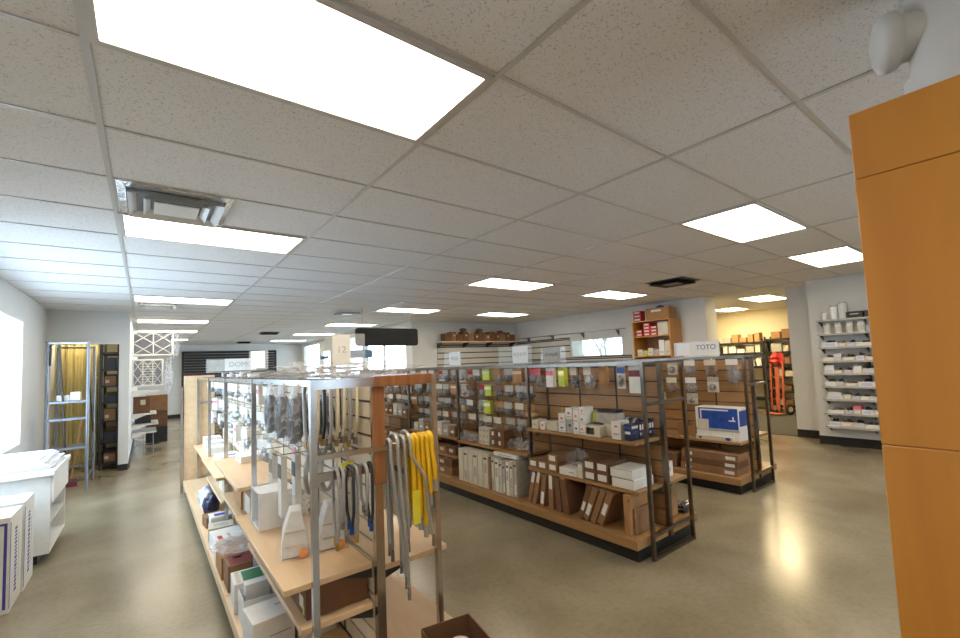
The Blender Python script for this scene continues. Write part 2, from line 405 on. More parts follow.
ceiling_light(9.6, 10.8, 3.2, 3.8, 'ceiling panel in the back room just inside the doorway', 'diff_warm')
ceiling_light(11.4, 12.3, 4.55, 5.15, 'warm ceiling panel over the black shelves of the back room', 'diff_warm')

def diffuser(x0, y0, s, label, big=True, dark=False):
    t = thing('air_diffuser', label, 'air vent', (x0 + s / 2, y0 + s / 2, CEIL))
    h = s / 2 - 0.012
    def ring(r0, r1, z0, z1):
        vs = []; 
        for (r, z) in ((r0, z0), (r1, z1)):
            vs += [(-r, -r, z), (r, -r, z), (r, r, z), (-r, r, z)]
        return vs, [(0, 1, 5, 4), (1, 2, 6, 5), (2, 3, 7, 6), (3, 0, 4, 7)]
    obj('backing', MB().box(-h, h, -h, h, -0.004, -0.001), M['black'] if dark else M['steel'], t)
    obj('rim', MB().add(*ring(h, h * 0.86, -0.004, -0.018)).add(*ring(h, h * 0.86, -0.006, -0.020)), M['foil'] if big else M['darkmetal'] if dark else M['tin'], t)
    for k, (a, b) in enumerate(((0.84, 0.70), (0.58, 0.46))):
        obj('louvre', MB().add(*ring(h * a, h * b, -0.045, -0.012)).add(*ring(h * a, h * b, -0.049, -0.016)), M['tin'] if not dark else M['darkmetal'], t)
    obj('centre_plate', MB().box(-h * 0.40, h * 0.40, -h * 0.40, h * 0.40, -0.045, -0.039), M['tin'] if not dark else M['steel'], t)
diffuser(gx(0) + 0.012, gy(3), 0.6, 'big square air diffuser with foil duct edges beside the ceiling panel')
diffuser(gx(0) + 0.02, gy(11), 0.56, 'small white air diffuser just beyond the third panel of the counter aisle', False)
diffuser(5.93, gy(3) + 0.01, 0.59, 'dark square ceiling vent between the lights near the wood wall cabinet', False, True)
diffuser(2.85, gy(11) + 0.1, 0.5, 'dark ceiling vent beyond the middle of the room beside the black sign', False)
diffuser(2.5, 13.0, 0.5, 'small dark ceiling vent before the back windows', False, True)
diffuser(2.55, 17.2, 0.45, 'smallest dark ceiling vent close to the back wall', False, True)

# hanging signs
t = thing('hanging_sign', 'big black rounded sign board hanging from the ceiling over the racks', 'sign', (3.6, 7.5, 1.89))
def rrect(w, h, r, n=6):
    pts = []
    for cx, cz, a0 in ((w / 2 - r, h - r, 0), (-w / 2 + r, h - r, PI / 2), (-w / 2 + r, r, PI), (w / 2 - r, r, 1.5 * PI)):
        pts += [(cx + r * math.cos(a0 + PI / 2 * k / n), cz + r * math.sin(a0 + PI / 2 * k / n)) for k in range(n + 1)]
    return pts
obj('board', MB().prism(rrect(1.26, 0.33, 0.05), -0.015, 0.015), M['sign_black'], t)
obj('hanger_wire', MB().rod((-0.5, 0, 0.33), (-0.5, 0, CEIL - 1.89 - 0.001), 0.003, 6), M['steel'], t)
obj('hanger_wire', MB().rod((0.5, 0, 0.33), (0.5, 0, CEIL - 1.89 - 0.001), 0.003, 6), M['steel'], t)
t = thing('hanging_sign', 'small slate blue rounded sign hanging before the bright back windows', 'sign', (4.45, 11.2, 1.76))
obj('board', MB().prism(rrect(0.9, 0.22, 0.05), -0.012, 0.012), M['plate_blue'], t)
obj('hanger_wire', MB().rod((-0.4, 0, 0.26), (-0.4, 0, CEIL - 1.721), 0.003, 6), M['steel'], t)
obj('hanger_wire', MB().rod((0.4, 0, 0.26), (0.4, 0, CEIL - 1.721), 0.003, 6), M['steel'], t)

# ------------------------------------------------------------------ gondola racks
DECK = 0.17
def gondola(name, label, cx, y0, nb, hd, hf, H, wood, slats, chrome, shelves, hooks, group=None):
    """double-sided rack; local frame: origin on the floor under the near end of the spine, +y away from the entrance"""
    L = 1.22; y1 = nb * L
    t = thing(name, label, 'shelving', (cx, y0, 0), group=group)
    obj('kick_base', MB().box(-hd + 0.05, hd - 0.05, 0.03, y1 - 0.03, 0, 0.10), M['black'], t)
    dk = MB()
    for k in range(nb):
        dk.box(-hd, -0.021, k * L + 0.003, (k + 1) * L - 0.003, 0.10, DECK); dk.box(0.021, hd, k * L + 0.003, (k + 1) * L - 0.003, 0.10, DECK)
    obj('deck', dk, M[wood], t, bevel=0.004)
    for k in range(nb):
        sl = MB(); z = DECK + 0.004; step = 0.0785 if name == 'hose_rack' else 0.125
        while z + step < H:
            for s in (-1, 1):
                a, b = sorted((s * 0.004, s * 0.018))
                sl.box(a, b, k * L + 0.018, (k + 1) * L - 0.018, z, z + step - 0.011)
            z += step
        sp = obj('slat_panel', sl, M[slats], t)
        obj('groove_backing', MB().box(-0.0035, 0.0035, k * L + 0.018, (k + 1) * L - 0.018, 0.101, H - 0.01), M['darkmetal'], sp)
        st = MB()
        for s in (-1, 1):
            for q in (0.33, 0.66):
                a, b = sorted((s * 0.018, s * 0.021)); yy = (k + q) * L
                st.box(a, b, yy - 0.007, yy + 0.007, DECK, H - 0.02)
        obj('slotted_standard', st, M['darkmetal'], t)
    for k in range(nb + 1):
        obj('upright', MB().box(-0.02, 0.02, k * L - 0.016, k * L + 0.016, 0.1, H), M[chrome] if not (name == 'hose_rack' and k == 0) else M['chrome'], t)
    pr = 0.013
    for k in range(nb + 1):
        for s in (-1, 1):
            zb = DECK if 0 < k < nb else 0.0
            yy = k * L if 0 < k < nb else (-0.03 if k == 0 else y1 + 0.03)
            obj('post', MB().box(s * hf - pr, s * hf + pr, yy - pr, yy + pr, zb + 0.001, H), M[chrome], t)
    for s in (-1, 1):
        obj('top_rail', MB().box(s * hf - 0.009, s * hf + 0.009, -0.017, y1 + 0.017, H - 0.026, H), M[chrome], t)
    for yy in (-0.03, y1 + 0.03):
        if name == 'hose_rack' and yy < 0:
            obj('end_bar', MB().box(-hf + pr, -0.02, yy - 0.012, yy + 0.012, H - 0.04, H), M[chrome], t)
            obj('end_bar', MB().box(-0.02, hf - pr, yy - 0.016, yy + 0.012, H - 0.045, H + 0.004), M['cherry'], t, bevel=0.003)
            obj('end_strip', MB().box(-0.03, 0.03, yy - 0.004, yy + 0.012, 0.98, H - 0.046), M['cherry'], t, bevel=0.003)
            obj('hanging_bar', MB().box(-hf + pr, hf - pr, yy - 0.010, yy + 0.010, 1.128, 1.150), M[chrome], t)
            obj('hanging_bar', MB().box(-hf + pr, -0.02, yy - 0.008, yy + 0.008, 1.04, 1.075), M[chrome], t)
        else:
            obj('end_bar', MB().box(-hf + pr, hf - pr, yy - 0.01, yy + 0.01, H - 0.02, H), M[chrome], t)
            obj('end_bar', MB().box(-hf + pr, hf - pr, yy - 0.012, yy + 0.012, 1.125, 1.15), M[chrome], t)
        obj('end_bar', MB().box(-hf + pr, hf - pr, yy - 0.010, yy + 0.010, DECK - 0.005, DECK + 0.02), M[chrome], t)
        obj('end_bar', MB().box(-hf + pr, hf - pr, yy - 0.012, yy + 0.012, 0.002, 0.027), M[chrome], t)
    for (s, b, z, dep) in shelves:          # side, bay, top height, depth
        ya, yb = b * L + 0.022, (b + 1) * L - 0.022
        a, c = sorted((s * 0.024, s * (0.024 + dep)))
        sh = obj('shelf', MB().box(a, c, ya, yb, z - 0.026, z), M[wood], t, bevel=0.003)
        for yy in (ya + 0.012, yb - 0.012):
            br = MB().prism([(s * 0.024, z - 0.027), (s * 0.024, z - 0.07), (s * (0.02 + dep * 0.35), z - 0.035), (s * (0.02 + dep * 0.35), z - 0.027)][::(1 if s > 0 else -1)], yy - 0.003, yy + 0.003)
            obj('bracket', br, M['darkmetal'], sh)
    for (yy, zz, ln) in hooks:              # peg hooks on the -x side
        pg = MB().tube([(-0.021, yy, zz), (-0.03 - ln, yy, zz), (-0.045 - ln, yy, zz + 0.012)], 0.0028, 5)
        obj('peg_hook', pg, M['chrome'], t)
    return t

LG, MG, TG = 0.84, 3.26, 5.44             # spine x of the hose rack, the middle rack and the third rack
G0, G3 = 1.9, 2.05
mid_rows = (1.43, 1.25, 1.07, 0.90)
def rowset(bays, rows, n, ln):
    return [((b + (k + 0.6) / n) * 1.22, z, ln) for b in bays for z in rows for k in range(n)]
HOOK_L = rowset((1, 2, 3), (1.40, 1.20, 1.02), 5, 0.12) + [(y, z, 0.26) for y, z in ((0.14, 1.43), (0.40, 1.43), (0.66, 1.43), (0.92, 1.43), (0.20, 1.16), (0.62, 1.06), (0.88, 1.06))]
HOOK_M = rowset((1, 2), mid_rows, 7, 0.13) + rowset((3,), mid_rows[:3], 7, 0.13) + rowset((0,), (1.43,), 8, 0.16)
HOOK_T = [q for q in rowset((0,), (1.43, 1.22), 5, 0.10) if not (q[1] == 1.22 and q[0] < 0.2)] + rowset((0,), (1.02,), 3, 0.10)
gondola('hose_rack', 'chrome framed maple rack nearest the counter, hung with yellow hoses at its end', LG, G0, 4, 0.455, 0.29, 1.46, 'maple', 'slat_white', 'chrome',
        [(-1, 0, 0.63, 0.375), (-1, 0, 0.455, 0.31), (-1, 1, 0.785, 0.36), (-1, 1, 0.50, 0.30), (-1, 2, 0.62, 0.34), (-1, 2, 0.42, 0.30), (-1, 3, 0.60, 0.32), (1, 0, 0.60, 0.35), (1, 1, 0.70, 0.35), (1, 2, 0.70, 0.35)], HOOK_L)
gondola('display_rack', 'long middle rack of oak shelves with leaning flat cartons along its base', MG, G0, 5, 0.445, 0.29, 1.46, 'oak', 'slat_warm_lit', 'bronze',
        [(-1, 0, 0.86, 0.335), (-1, 0, 0.495, 0.335), (-1, 1, 0.60, 0.30), (-1, 2, 0.62, 0.30), (-1, 2, 0.40, 0.30), (-1, 3, 0.78, 0.30), (-1, 3, 0.45, 0.30), (1, 0, 0.49, 0.33), (1, 1, 0.70, 0.33), (1, 2, 0.70, 0.33)], HOOK_M)
gondola('display_rack', 'third rack of oak shelves under the blue lettered sign, holding the large blue box', TG, G3, 3, 0.50, 0.27, 1.46, 'oak', 'slat_warm_lit', 'bronze',
        [(-1, 0, 0.525, 0.36), (-1, 1, 0.55, 0.36), (1, 0, 0.55, 0.36), (1, 1, 0.55, 0.36)], HOOK_T)

# ------------------------------------------------------------------ cartons
def carton(label, x, y, z, sx, sy, sz, m='card', rotz=0.0, tilt=0.0, roll=0.0, marks=(), cat='box', name='carton', group=None, open_top=False, tape=True, bevel=0.003):
    """closed or open carton; x, y = centre of its base. marks: (face, u, v, w, h, material) flat printed labels or lids"""
    zz = z + 0.001 + abs(math.sin(tilt)) * sy / 2 + abs(math.sin(roll)) * sx / 2
    mb = MB().open_box(sx, sy, sz) if open_top else MB().cbox(0, 0, 0, sx, sy, sz)
    o = obj(name, mb, M[m], None, (x, y, zz), (tilt, roll, rotz), bevel=bevel if not open_top and sz > 0.05 else 0)
    tag(o, label, cat, group)
    e = 0.0012
    for (face, u, v, w, h, mm) in marks:
        k = MB()
        if face == '-x': k.box(-sx / 2 - e, -sx / 2, u - w / 2, u + w / 2, v - h / 2, v + h / 2)
        elif face == '-y': k.box(u - w / 2, u + w / 2, -sy / 2 - e, -sy / 2, v - h / 2, v + h / 2)
        elif face == '+z': k.box(u - w / 2, u + w / 2, v - h / 2, v + h / 2, sz, sz + e)
        p = obj('printed_label', k, M[mm], o)
    if tape and m in ('card', 'card2', 'card3') and not open_top and sx > 0.1 and sy > 0.1:
        obj('tape', MB().box(-sx / 2 - e / 2, sx / 2 + e / 2, -0.022, 0.022, sz, sz + e * 0.6), M['card3'], o)
    return o

# --- flat cartons leaning along the middle rack's base (from the near end backwards)
X0 = MG - 0.445
lab = [('-x', 0, 0.14, 0.034, 0.10, 'white')]
def lean(label, y, th, h, w, m, tilt=0.0, marks=(), z=DECK, x=None, rotz=0):
    if y < 3.2: h = min(h, (0.292 - th * abs(math.sin(tilt))) / math.cos(tilt))
    return carton(label, (x if x is not None else X0 + 0.06 + w / 2), y, z, w, th, h, m, rotz=rotz, tilt=tilt, marks=marks, name='flat_carton', tape=False)
lean('tan flat carton standing upright at the near end of the middle rack base', 2.015, 0.055, 0.31, 0.24, 'card3', 0.0, [('-y', -0.13, 0.26, 0.02, 0.02, 'card2')])
lean('shorter tan flat carton in front of the upright one at the rack end', 1.975, 0.018, 0.19, 0.24, 'card', 0.0, x=X0 + 0.21)
for k, (y, th, h, tl, mk, lb) in enumerate([
    (2.275, 0.058, 0.325, 0.42, lab, 'brown leaning carton with a low white label, resting towards the upright tan carton'),
    (2.345, 0.05, 0.33, 0.42, [], 'brown leaning carton without label between two labelled leaning ones'),
    (2.415, 0.055, 0.335, 0.40, [('-x', 0, 0.10, 0.034, 0.10, 'white')], 'brown leaning carton with white label, third in the slanted group at the rack end'),
    (2.475, 0.045, 0.33, 0.40, [('-x', 0, 0.12, 0.028, 0.08, 'white')], 'dark leaning carton with small label at the back of the slanted group'),
    (2.62, 0.065, 0.315, -0.10, [('-x', 0, 0.30, 0.05, 0.02, 'card3')], 'nearly upright dark carton with pale top edge in the row of leaning cartons'),
    (2.705, 0.06, 0.32, -0.06, [], 'upright dark carton without label behind the pale edged one'),
    (2.80, 0.055, 0.325, 0.04, [('-x', 0, 0.24, 0.036, 0.12, 'white')], 'upright brown carton with a tall white label near its top'),
    (2.915, 0.05, 0.33, 0.16, [('-x', 0, 0.08, 0.036, 0.11, 'white')], 'slightly leaning brown carton with a white label near its foot'),
    (3.015, 0.05, 0.33, 0.28, [('-x', 0, 0.26, 0.034, 0.10, 'white')], 'leaning brown carton with a high white label beside the ivory boxes'),
    (3.078, 0.045, 0.335, 0.28, [('-x', 0, 0.25, 0.034, 0.10, 'white')], 'second brown carton with a high white label, next to the ivory boxes')]):
    lean(lb, y, th, h, 0.24, 'card2' if k in (4, 5, 3) else 'card', tl, mk)
# --- ivory boxes in the second bay
yy = 3.24
IV = [(0.05, 0.36, 'greycard', 1), (0.05, 0.33, 'ivory', 1), (0.055, 0.33, 'white', 1), (0.045, 0.31, 'greycard', 1), (0.05, 0.33, 'ivory', 1), (0.06, 0.34, 'white', 1), (0.05, 0.35, 'ivory', 1), (0.045, 0.33, 'card', 0),
      (0.085, 0.37, 'ivory', 1), (0.085, 0.37, 'ivory', 0), (0.085, 0.37, 'ivory', 1), (0.085, 0.375, 'ivory', 0), (0.085, 0.375, 'ivory', 1), (0.09, 0.38, 'ivory', 0)]
desc = {'ivory': 'ivory', 'white': 'white', 'greycard': 'grey', 'card': 'brown'}
for k, (th, h, m, mk) in enumerate(IV):
    if yy + th > 4.315: break
    h = min(h, 0.36)
    tl = 0.0
    mks = [('-x', 0.0, h * (0.40 + 0.18 * (k % 3 - 1)), th * 0.5, h * 0.28, 'greycard' if m != 'greycard' else 'white'), ('-x', 0.0, h * 0.86, th * 0.6, 0.02, 'darkpart')] if mk else []
    lean('%s upright box on the middle rack base, %s from the leaning brown cartons' % (desc[m], ORD[k]), yy + th / 2, th - 0.006, h, 0.24, m, tl, mks)
    yy += th + 0.006
carton('long white box lying across the tops of the grey and white upright boxes', X0 + 0.20, 3.44, DECK + 0.362, 0.22, 0.36, 0.036, 'white', marks=[('-x', 0, 0.018, 0.2, 0.008, 'greycard')], tape=False)
for k in range(6):
    carton('flat lying brown carton on the far base of the middle rack, %s one' % ORD[k], X0 + 0.21, 4.58 + (k // 2) * 0.36, DECK + 0.099 * (k % 2), 0.26, 0.34, 0.096, 'card2' if k % 2 else 'card', marks=[('-x', 0.05, 0.05, 0.09, 0.04, 'ivory')])

# --- middle rack, near bay, upper shelf goods (top at 0.86)
S1 = 0.861; XS = MG - 0.024 - 0.335
def shelf_box(label, y, z, sy, sz, m, marks=(), dx=0.02, sx=0.12, **k):
    return carton(label, XS + dx + sx / 2, y, z, sx, sy, sz, m, marks=marks, tape=False, bevel=0.002, **k)
shelf_box('navy box with white print at the near corner of the upper middle shelf', 1.995, S1, 0.06, 0.125, 'navy', [('-x', 0, 0.06, 0.045, 0.02, 'white'), ('-x', 0, 0.10, 0.05, 0.014, 'blue'), ('-y', 0, 0.06, 0.06, 0.02, 'blue'), ('-y', 0, 0.10, 0.08, 0.02, 'white')], sx=0.10)
for k in range(6):
    shelf_box('black product box standing behind the navy box, %s of the row towards the spine' % ORD[k], 1.99, S1, 0.05, 0.115 + 0.012 * (k % 3), 'navy' if k % 2 else 'black', [('-y', 0, 0.09, 0.02, 0.04, 'white'), ('-y', 0, 0.04, 0.022, 0.02, 'blue' if k % 2 else 'greycard')], dx=0.13 + 0.034 * k, sx=0.03)
shelf_box('white box with tiny red print beside the navy box', 2.10, S1, 0.085, 0.14, 'white', [('-x', 0, 0.10, 0.03, 0.014, 'pink'), ('-x', 0, 0.04, 0.05, 0.012, 'greycard')])
shelf_box('low white box with a grey top on the upper shelf, behind the small picture box', 2.22, S1, 0.11, 0.10, 'ivory', [('+z', 0, 0, 0.09, 0.08, 'greycard')], dx=0.10)
shelf_box('small box with a dark product picture at the upper shelf edge', 2.32, S1, 0.15, 0.085, 'ivory', [('-x', 0.02, 0.045, 0.08, 0.055, 'darkpart'), ('-x', 0.035, 0.05, 0.025, 0.03, 'pink')], dx=0.005, sx=0.10)
shelf_box('long pale box with a lime green end lying on top of the picture box', 2.27, S1 + 0.101, 0.25, 0.085, 'greycard', [('-x', 0.10, 0.045, 0.035, 0.07, 'lime')], dx=0.11, sx=0.10)
shelf_box('dark open tray on the pale lime ended box', 2.25, S1 + 0.19, 0.18, 0.02, 'black', dx=0.12, sx=0.09)
for k, (y, z, sy, sz) in enumerate([(2.435, 0, .055, .085), (2.435, .086, .055, .075), (2.435, .162, .055, .07), (2.50, 0, .06, .085), (2.50, .086, .06, .12), (2.575, 0.0, .075, .12), (2.575, .121, .075, .095), (2.665, 0, .08, .07), (2.665, .071, .08, .09)]):
    shelf_box('small carton of the white stack on the upper middle shelf, %s from near' % ORD[k], y, S1 + z, sy, sz, 'white' if k != 5 else 'greycard', [('-x', 0, sz * 0.55, sy * 0.35, sz * 0.2, 'blueink' if k % 2 else 'pink'), ('-x', 0, sz * 0.2, sy * 0.6, sz * 0.08, 'greycard')], dx=0.02 + 0.004 * (k % 3))
shelf_box('wide low white box with sloping front beyond the white stack', 2.79, S1, 0.13, 0.075, 'ivory', dx=0.03)
shelf_box('small square white box at the far part of the upper shelf', 2.90, S1, 0.06, 0.07, 'white', [('-x', 0, 0.04, 0.02, 0.02, 'pink')])
shelf_box('white open box at the far end of the upper shelf', 3.00, S1, 0.08, 0.08, 'ivory', [('-x', 0, 0.04, 0.05, 0.012, 'greycard')])
t = thing('spray_bottle', 'slim clear bottle with yellow cap standing among the white boxes', 'bottle', (XS + 0.2, 2.80, S1 + 0.001))
obj('bottle_body', MB().lathe([(0.0, 0), (0.028, 0), (0.03, 0.01), (0.03, 0.11), (0.012, 0.14), (0.012, 0.15)], 14), M['film_w'], t)
obj('cap', MB().lathe([(0.013, 0.15), (0.013, 0.19), (0.0, 0.192)], 12), M['brass'], t)
for k in range(5):
    t = thing('tape_reel', 'grey reel standing on edge by the rack spine, %s from the shelf end' % ORD[k], 'reel', (MG - 0.105, 2.02 + 0.036 * k, S1 + 0.078), group='reels on the upper shelf')
    mx = Matrix.Rotation(PI / 2, 4, 'X')
    obj('flange', MB().lathe([(0.02, -0.014), (0.076, -0.014), (0.076, -0.011), (0.05, -0.011), (0.05, 0.011), (0.076, 0.011), (0.076, 0.014), (0.02, 0.014)], 24, mx), M['greypart'], t)
    obj('winding', MB().lathe([(0.051, -0.010), (0.07, -0.010), (0.07, 0.010), (0.051, 0.010)], 24, mx), M['white'] if k % 2 else M['darkpart'], t)
# --- lower shelf (0.495)
S2 = 0.496; XL = MG - 0.024 - 0.335
def lbox(label, y, z, sy, sz, m, marks=(), sx=0.26, dx=0.01):
    return carton(label, XL + dx + sx / 2, y, z, sx, sy, sz, m, marks=marks, tape=False)
lbox('lower white flat box with dark lid line at the near end of the lower shelf', 2.06, S2, 0.20, 0.075, 'white', [('-x', 0, 0.072, 0.2, 0.004, 'darkpart')])
lbox('upper white flat box stacked on the lower shelf near the rack end', 2.07, S2 + 0.078, 0.20, 0.065, 'white', [('-x', 0, 0.062, 0.2, 0.004, 'greycard')])
for k in range(4):
    lbox('brown carton with white end label on the lower shelf, %s and %s' % (('near column', 'far column')[k // 2], ('bottom', 'top')[k % 2]), 2.25 + 0.125 * (k // 2), S2 + 0.085 * (k % 2), 0.115, 0.082, 'card2', [('-x', 0, 0.042, 0.085, 0.05, 'white')])
lbox('white narrow box end beside the labelled brown cartons', 2.475, S2, 0.05, 0.115, 'ivory')
lbox('low white tray carrying a crumpled clear bag on the lower shelf', 2.61, S2, 0.20, 0.06, 'white', [('-x', -0.04, 0.03, 0.05, 0.01, 'greycard')])
for k, (y, z) in enumerate([(2.79, 0), (2.79, 0.081), (2.92, 0), (3.04, 0)]):
    lbox('brown labelled carton at the far lower shelf part, %s' % ('lower one by the tray', 'upper one by the tray', 'middle single', 'last single')[k], y, S2 + z, 0.115, 0.078, 'card', [('-x', 0, 0.04, 0.075, 0.045, 'white')])
def crumple(label, x, y, z, rx, ry, rz, m='film', seed=1, amp=0.3):
    o = obj('plastic_bag', MB().blob(0, 0, rz * 0.9, rx, ry, rz, seed, amp, 22, 14, 2.6, 0.001), M[m], None, (x, y, z + 0.001))
    return tag(o, label, 'bag')
crumple('crumpled clear plastic bag lying in the white tray on the lower shelf', XL + 0.14, 2.60, S2 + 0.062, 0.09, 0.08, 0.07, 'film', 4)
# --- second and later bays of the middle rack: shelf goods
S3 = 0.601; XM = MG - 0.024 - 0.30
k = 0
for r in range(3):
    for c in range(3):
        carton('small pale cube box in the stacked block on the second bay shelf, %s row %s' % (('bottom', 'middle', 'top')[r], ('near', 'centre', 'far')[c]), XM + 0.06, 3.79 + 0.062 * c, S3 + 0.062 * r, 0.06, 0.058, 0.06, 'ivory', marks=[('-x', 0, 0.03, 0.03, 0.02, 'greycard')], tape=False, bevel=0.001)
for k in range(4):
    carton('reddish brown small carton on the second bay shelf, %s of two by two' % ORD[k], XM + 0.09, 3.555 + 0.11 * (k % 2), S3 + 0.091 * (k // 2), 0.14, 0.10, 0.088, 'card2', marks=[('-x', 0.02, 0.05, 0.03, 0.04, 'white')], tape=False)
for k in range(5):
    crumple('clear bag of grey fittings heaped on the second bay shelf, %s from its near post' % ORD[k], XM + 0.10 + 0.03 * (k % 2), 3.19 + 0.07 * k, S3, 0.05, 0.025, 0.045 + 0.012 * (k % 2), 'film_w', 30 + k)
for k in range(5):
    crumple('clear bag of fittings on the second bay shelf past the cube boxes, %s in line' % ORD[k], XM + 0.08, 4.01 + 0.07 * k, S3, 0.055, 0.026, 0.05, 'film_w', 40 + k)
for b, (z, zl) in enumerate(((0.621, 0.401), (0.781, 0.451))):
    for k in range(7):
        y = 4.46 + 1.22 * b + 0.15 * k
        carton('carton on the upper shelf of the middle rack %s bay, %s in line' % (('third', 'fourth')[b], ORD[k]), XM + 0.08, y, z, 0.13, 0.12, 0.10 + 0.03 * (k % 3), ('card', 'greycard', 'ivory', 'card2')[k % 4], marks=[('-x', 0, 0.06, 0.06, 0.03, 'white')], tape=False)
    for k in range(5):
        carton('brown carton on the lower shelf of the middle rack %s bay, %s in line' % (('third', 'fourth')[b], ORD[k]), XM + 0.11, 4.50 + 1.22 * b + 0.21 * k, zl, 0.19, 0.18, 0.09, ('card2', 'card')[k % 2], marks=[('-x', 0, 0.05, 0.08, 0.04, 'ivory')], tape=False)
# --- right-hand side of the middle rack end, seen through the frame
carton('white open box of small parts on the far side shelf of the middle rack end', MG + 0.17, 2.08, 0.491, 0.20, 0.17, 0.12, 'white', open_top=True, marks=[('-y', 0, 0.06, 0.12, 0.03, 'greycard')])
carton('tan carton standing behind the end frame of the middle rack', MG + 0.16, 2.03, DECK, 0.24, 0.10, 0.17, 'card3', marks=())
t = thing('valve_bundle', 'tangle of dark valves and chrome fittings on the middle rack end deck', 'fittings', (MG + 0.38, 1.985, DECK + 0.001))
obj('valve_body', MB().blob(0, 0, 0.035, 0.08, 0.045, 0.036, 5, 0.3, 18, 10, 2.4, 0.0), M['darkpart'], t)
for k in range(5):
    a = k * 1.25
    obj('valve_stem', MB().rod((0.02 * math.cos(a), 0.02 * math.sin(a), 0.055), (0.075 * math.cos(a), 0.05 * math.sin(a), 0.075), 0.007, 8), M['chrome'], t)

# --- third rack
XT = TG - 0.024 - 0.36
t = thing('fixture_box', 'large blue and white product box standing on the third rack shelf', 'box', (XT + 0.17, 2.33, 0.526))
obj('carton_body', MB().cbox(0, 0, 0, 0.22, 0.47, 0.36), M['white'], t, bevel=0.003)
f = obj('front_print', MB().box(-0.1125, -0.1105, -0.225, 0.20, 0.125, 0.355), M['blue'], t)
obj('arc_mark', MB().box(-0.1140, -0.1128, -0.13, 0.18, 0.325, 0.340).box(-0.1140, -0.1128, 0.165, 0.18, 0.23, 0.325), M['white'], f)
obj('picture', MB().box(-0.1142, -0.1126, 0.09, 0.215, 0.10, 0.225), M['ivory'], f)
obj('faucet_mark', MB().box(-0.1140, -0.1128, -0.20, -0.13, 0.215, 0.228).box(-0.1140, -0.1128, -0.185, -0.17, 0.228, 0.265), M['white'], f)
obj('carton_lid', MB().box(-0.114, -0.1105, -0.235, 0.235, 0.098, 0.120), M['greycard'], t)
obj('side_print', MB().box(-0.10, 0.10, -0.2366, -0.2352, 0.16, 0.33), M['blue'], t)
carton('low pale tray with purple stickers in front of the blue box', XT + 0.028, 2.35, 0.526, 0.045, 0.40, 0.045, 'ivory', marks=[('-x', -0.15, 0.025, 0.05, 0.03, 'blueink'), ('-x', 0.15, 0.02, 0.03, 0.02, 'darkpart')], tape=False)
carton('small brown box at the shelf end beside the blue box', XT + 0.16, 2.64, 0.526, 0.12, 0.09, 0.12, 'card3', tape=False)
carton('second small brown box further along the third rack shelf', XT + 0.16, 2.76, 0.526, 0.12, 0.09, 0.16, 'card', tape=False)
XD = TG - 0.5
for k in range(3):
    carton('long brown carton with white corner labels on the third rack base, %s of the stack' % ('lowest', 'middle', 'topmost')[k], XD + 0.21, 2.42 - 0.01 * k, DECK + 0.077 * k, 0.28, 0.62, 0.075, 'card' if k != 1 else 'card2',
           marks=[('-x', -0.23, 0.035, 0.10, 0.035, 'white'), ('-x', 0.22, 0.035, 0.07, 0.035, 'white')])
carton('short brown carton at the near corner of the third rack base', XD + 0.41, 2.30, DECK, 0.10, 0.36, 0.16, 'card3')
for k in range(3):
    carton('brown carton on the far base of the third rack, %s in line' % ORD[k], XD + 0.2, (2.95, 3.46, 3.82)[k], DECK, 0.28, 0.32, 0.16, 'card2')
# ------------------------------------------------------------------ hanging packs (local origin = the hook they hang from, card faces -x)
PACKS = {}
def pack_proto(kind, w, h, th, hm, cm):
    """list of (part name, mesh, ) shared by every pack of one look"""
    key = (kind, w, h, th, hm, cm)
    if key in PACKS: return PACKS[key]
    parts = []
    rn = random.Random(hash(str(key)) % 9999 if False else sum(map(ord, str(key))))
    if kind == 'pouch':
        parts.append(('header_card', MB().box(-th / 2 - 0.002, -th / 2 + 0.001, -w / 2, w / 2, -0.055, 0.012).mesh('header_card', M[hm])))
        b = MB().blob(0, 0, -0.05 - (h - 0.05) * 0.58, th * 0.46, w * 0.45, (h - 0.05) * 0.46, rn.randint(0, 99), 0.28, 10, 7)
        parts.append(('contents', b.mesh('contents', M[cm])))
        n = 6; vs = []; fs = []
        for i in range(n + 1):
            z = -0.052 - (h - 0.052) * i / n; bulge = th / 2 * (0.35 + 0.65 * math.sin(PI * min(1, 0.12 + 0.8 * i / n)))
            vs += [(-bulge, -w / 2, z), (-bulge * 1.15, 0, z), (-bulge, w / 2, z), (bulge, w / 2, z), (bulge * 1.15, 0, z), (bulge, -w / 2, z)]
        for i in range(n):
            for j in range(6): fs.append((i * 6 + j, i * 6 + (j + 1) % 6, (i + 1) * 6 + (j + 1) % 6, (i + 1) * 6 + j))
        parts.append(('pouch', MB().add(vs, fs, None, True).mesh('pouch', M['film'])))
    elif kind == 'blister':
        parts.append(('backing_card', MB().box(th / 2 - 0.002, th / 2, -w / 2, w / 2, -h, 0.012).mesh('backing_card', M[hm])))
        parts.append(('printed_band', MB().box(th / 2 - 0.0035, th / 2 - 0.0022, -w / 2, w / 2, -0.045, 0.006).mesh('printed_band', M[cm])))
        parts.append(('contents', MB().blob(0, 0, -h * 0.62, th * 0.4, w * 0.30, h * 0.24, rn.randint(0, 99), 0.25, 10, 7).mesh('contents', M['greypart'])))
        parts.append(('bubble', MB().blob(0, 0, -h * 0.62, th * 0.49, w * 0.42, h * 0.32, 3, 0.05, 12, 8).mesh('bubble', M['film'])))
    elif kind == 'card':
        parts.append(('card_body', MB().box(-th / 2, th / 2, -w / 2, w / 2, -h, 0.012).mesh('card_body', M[hm])))
        parts.append(('printed_band', MB().box(-th / 2 - 0.0015, -th / 2 - 0.0002, -w / 2, w / 2, -h * 0.35, -h * 0.1).mesh('printed_band', M[cm])))
    PACKS[key] = parts
    return parts
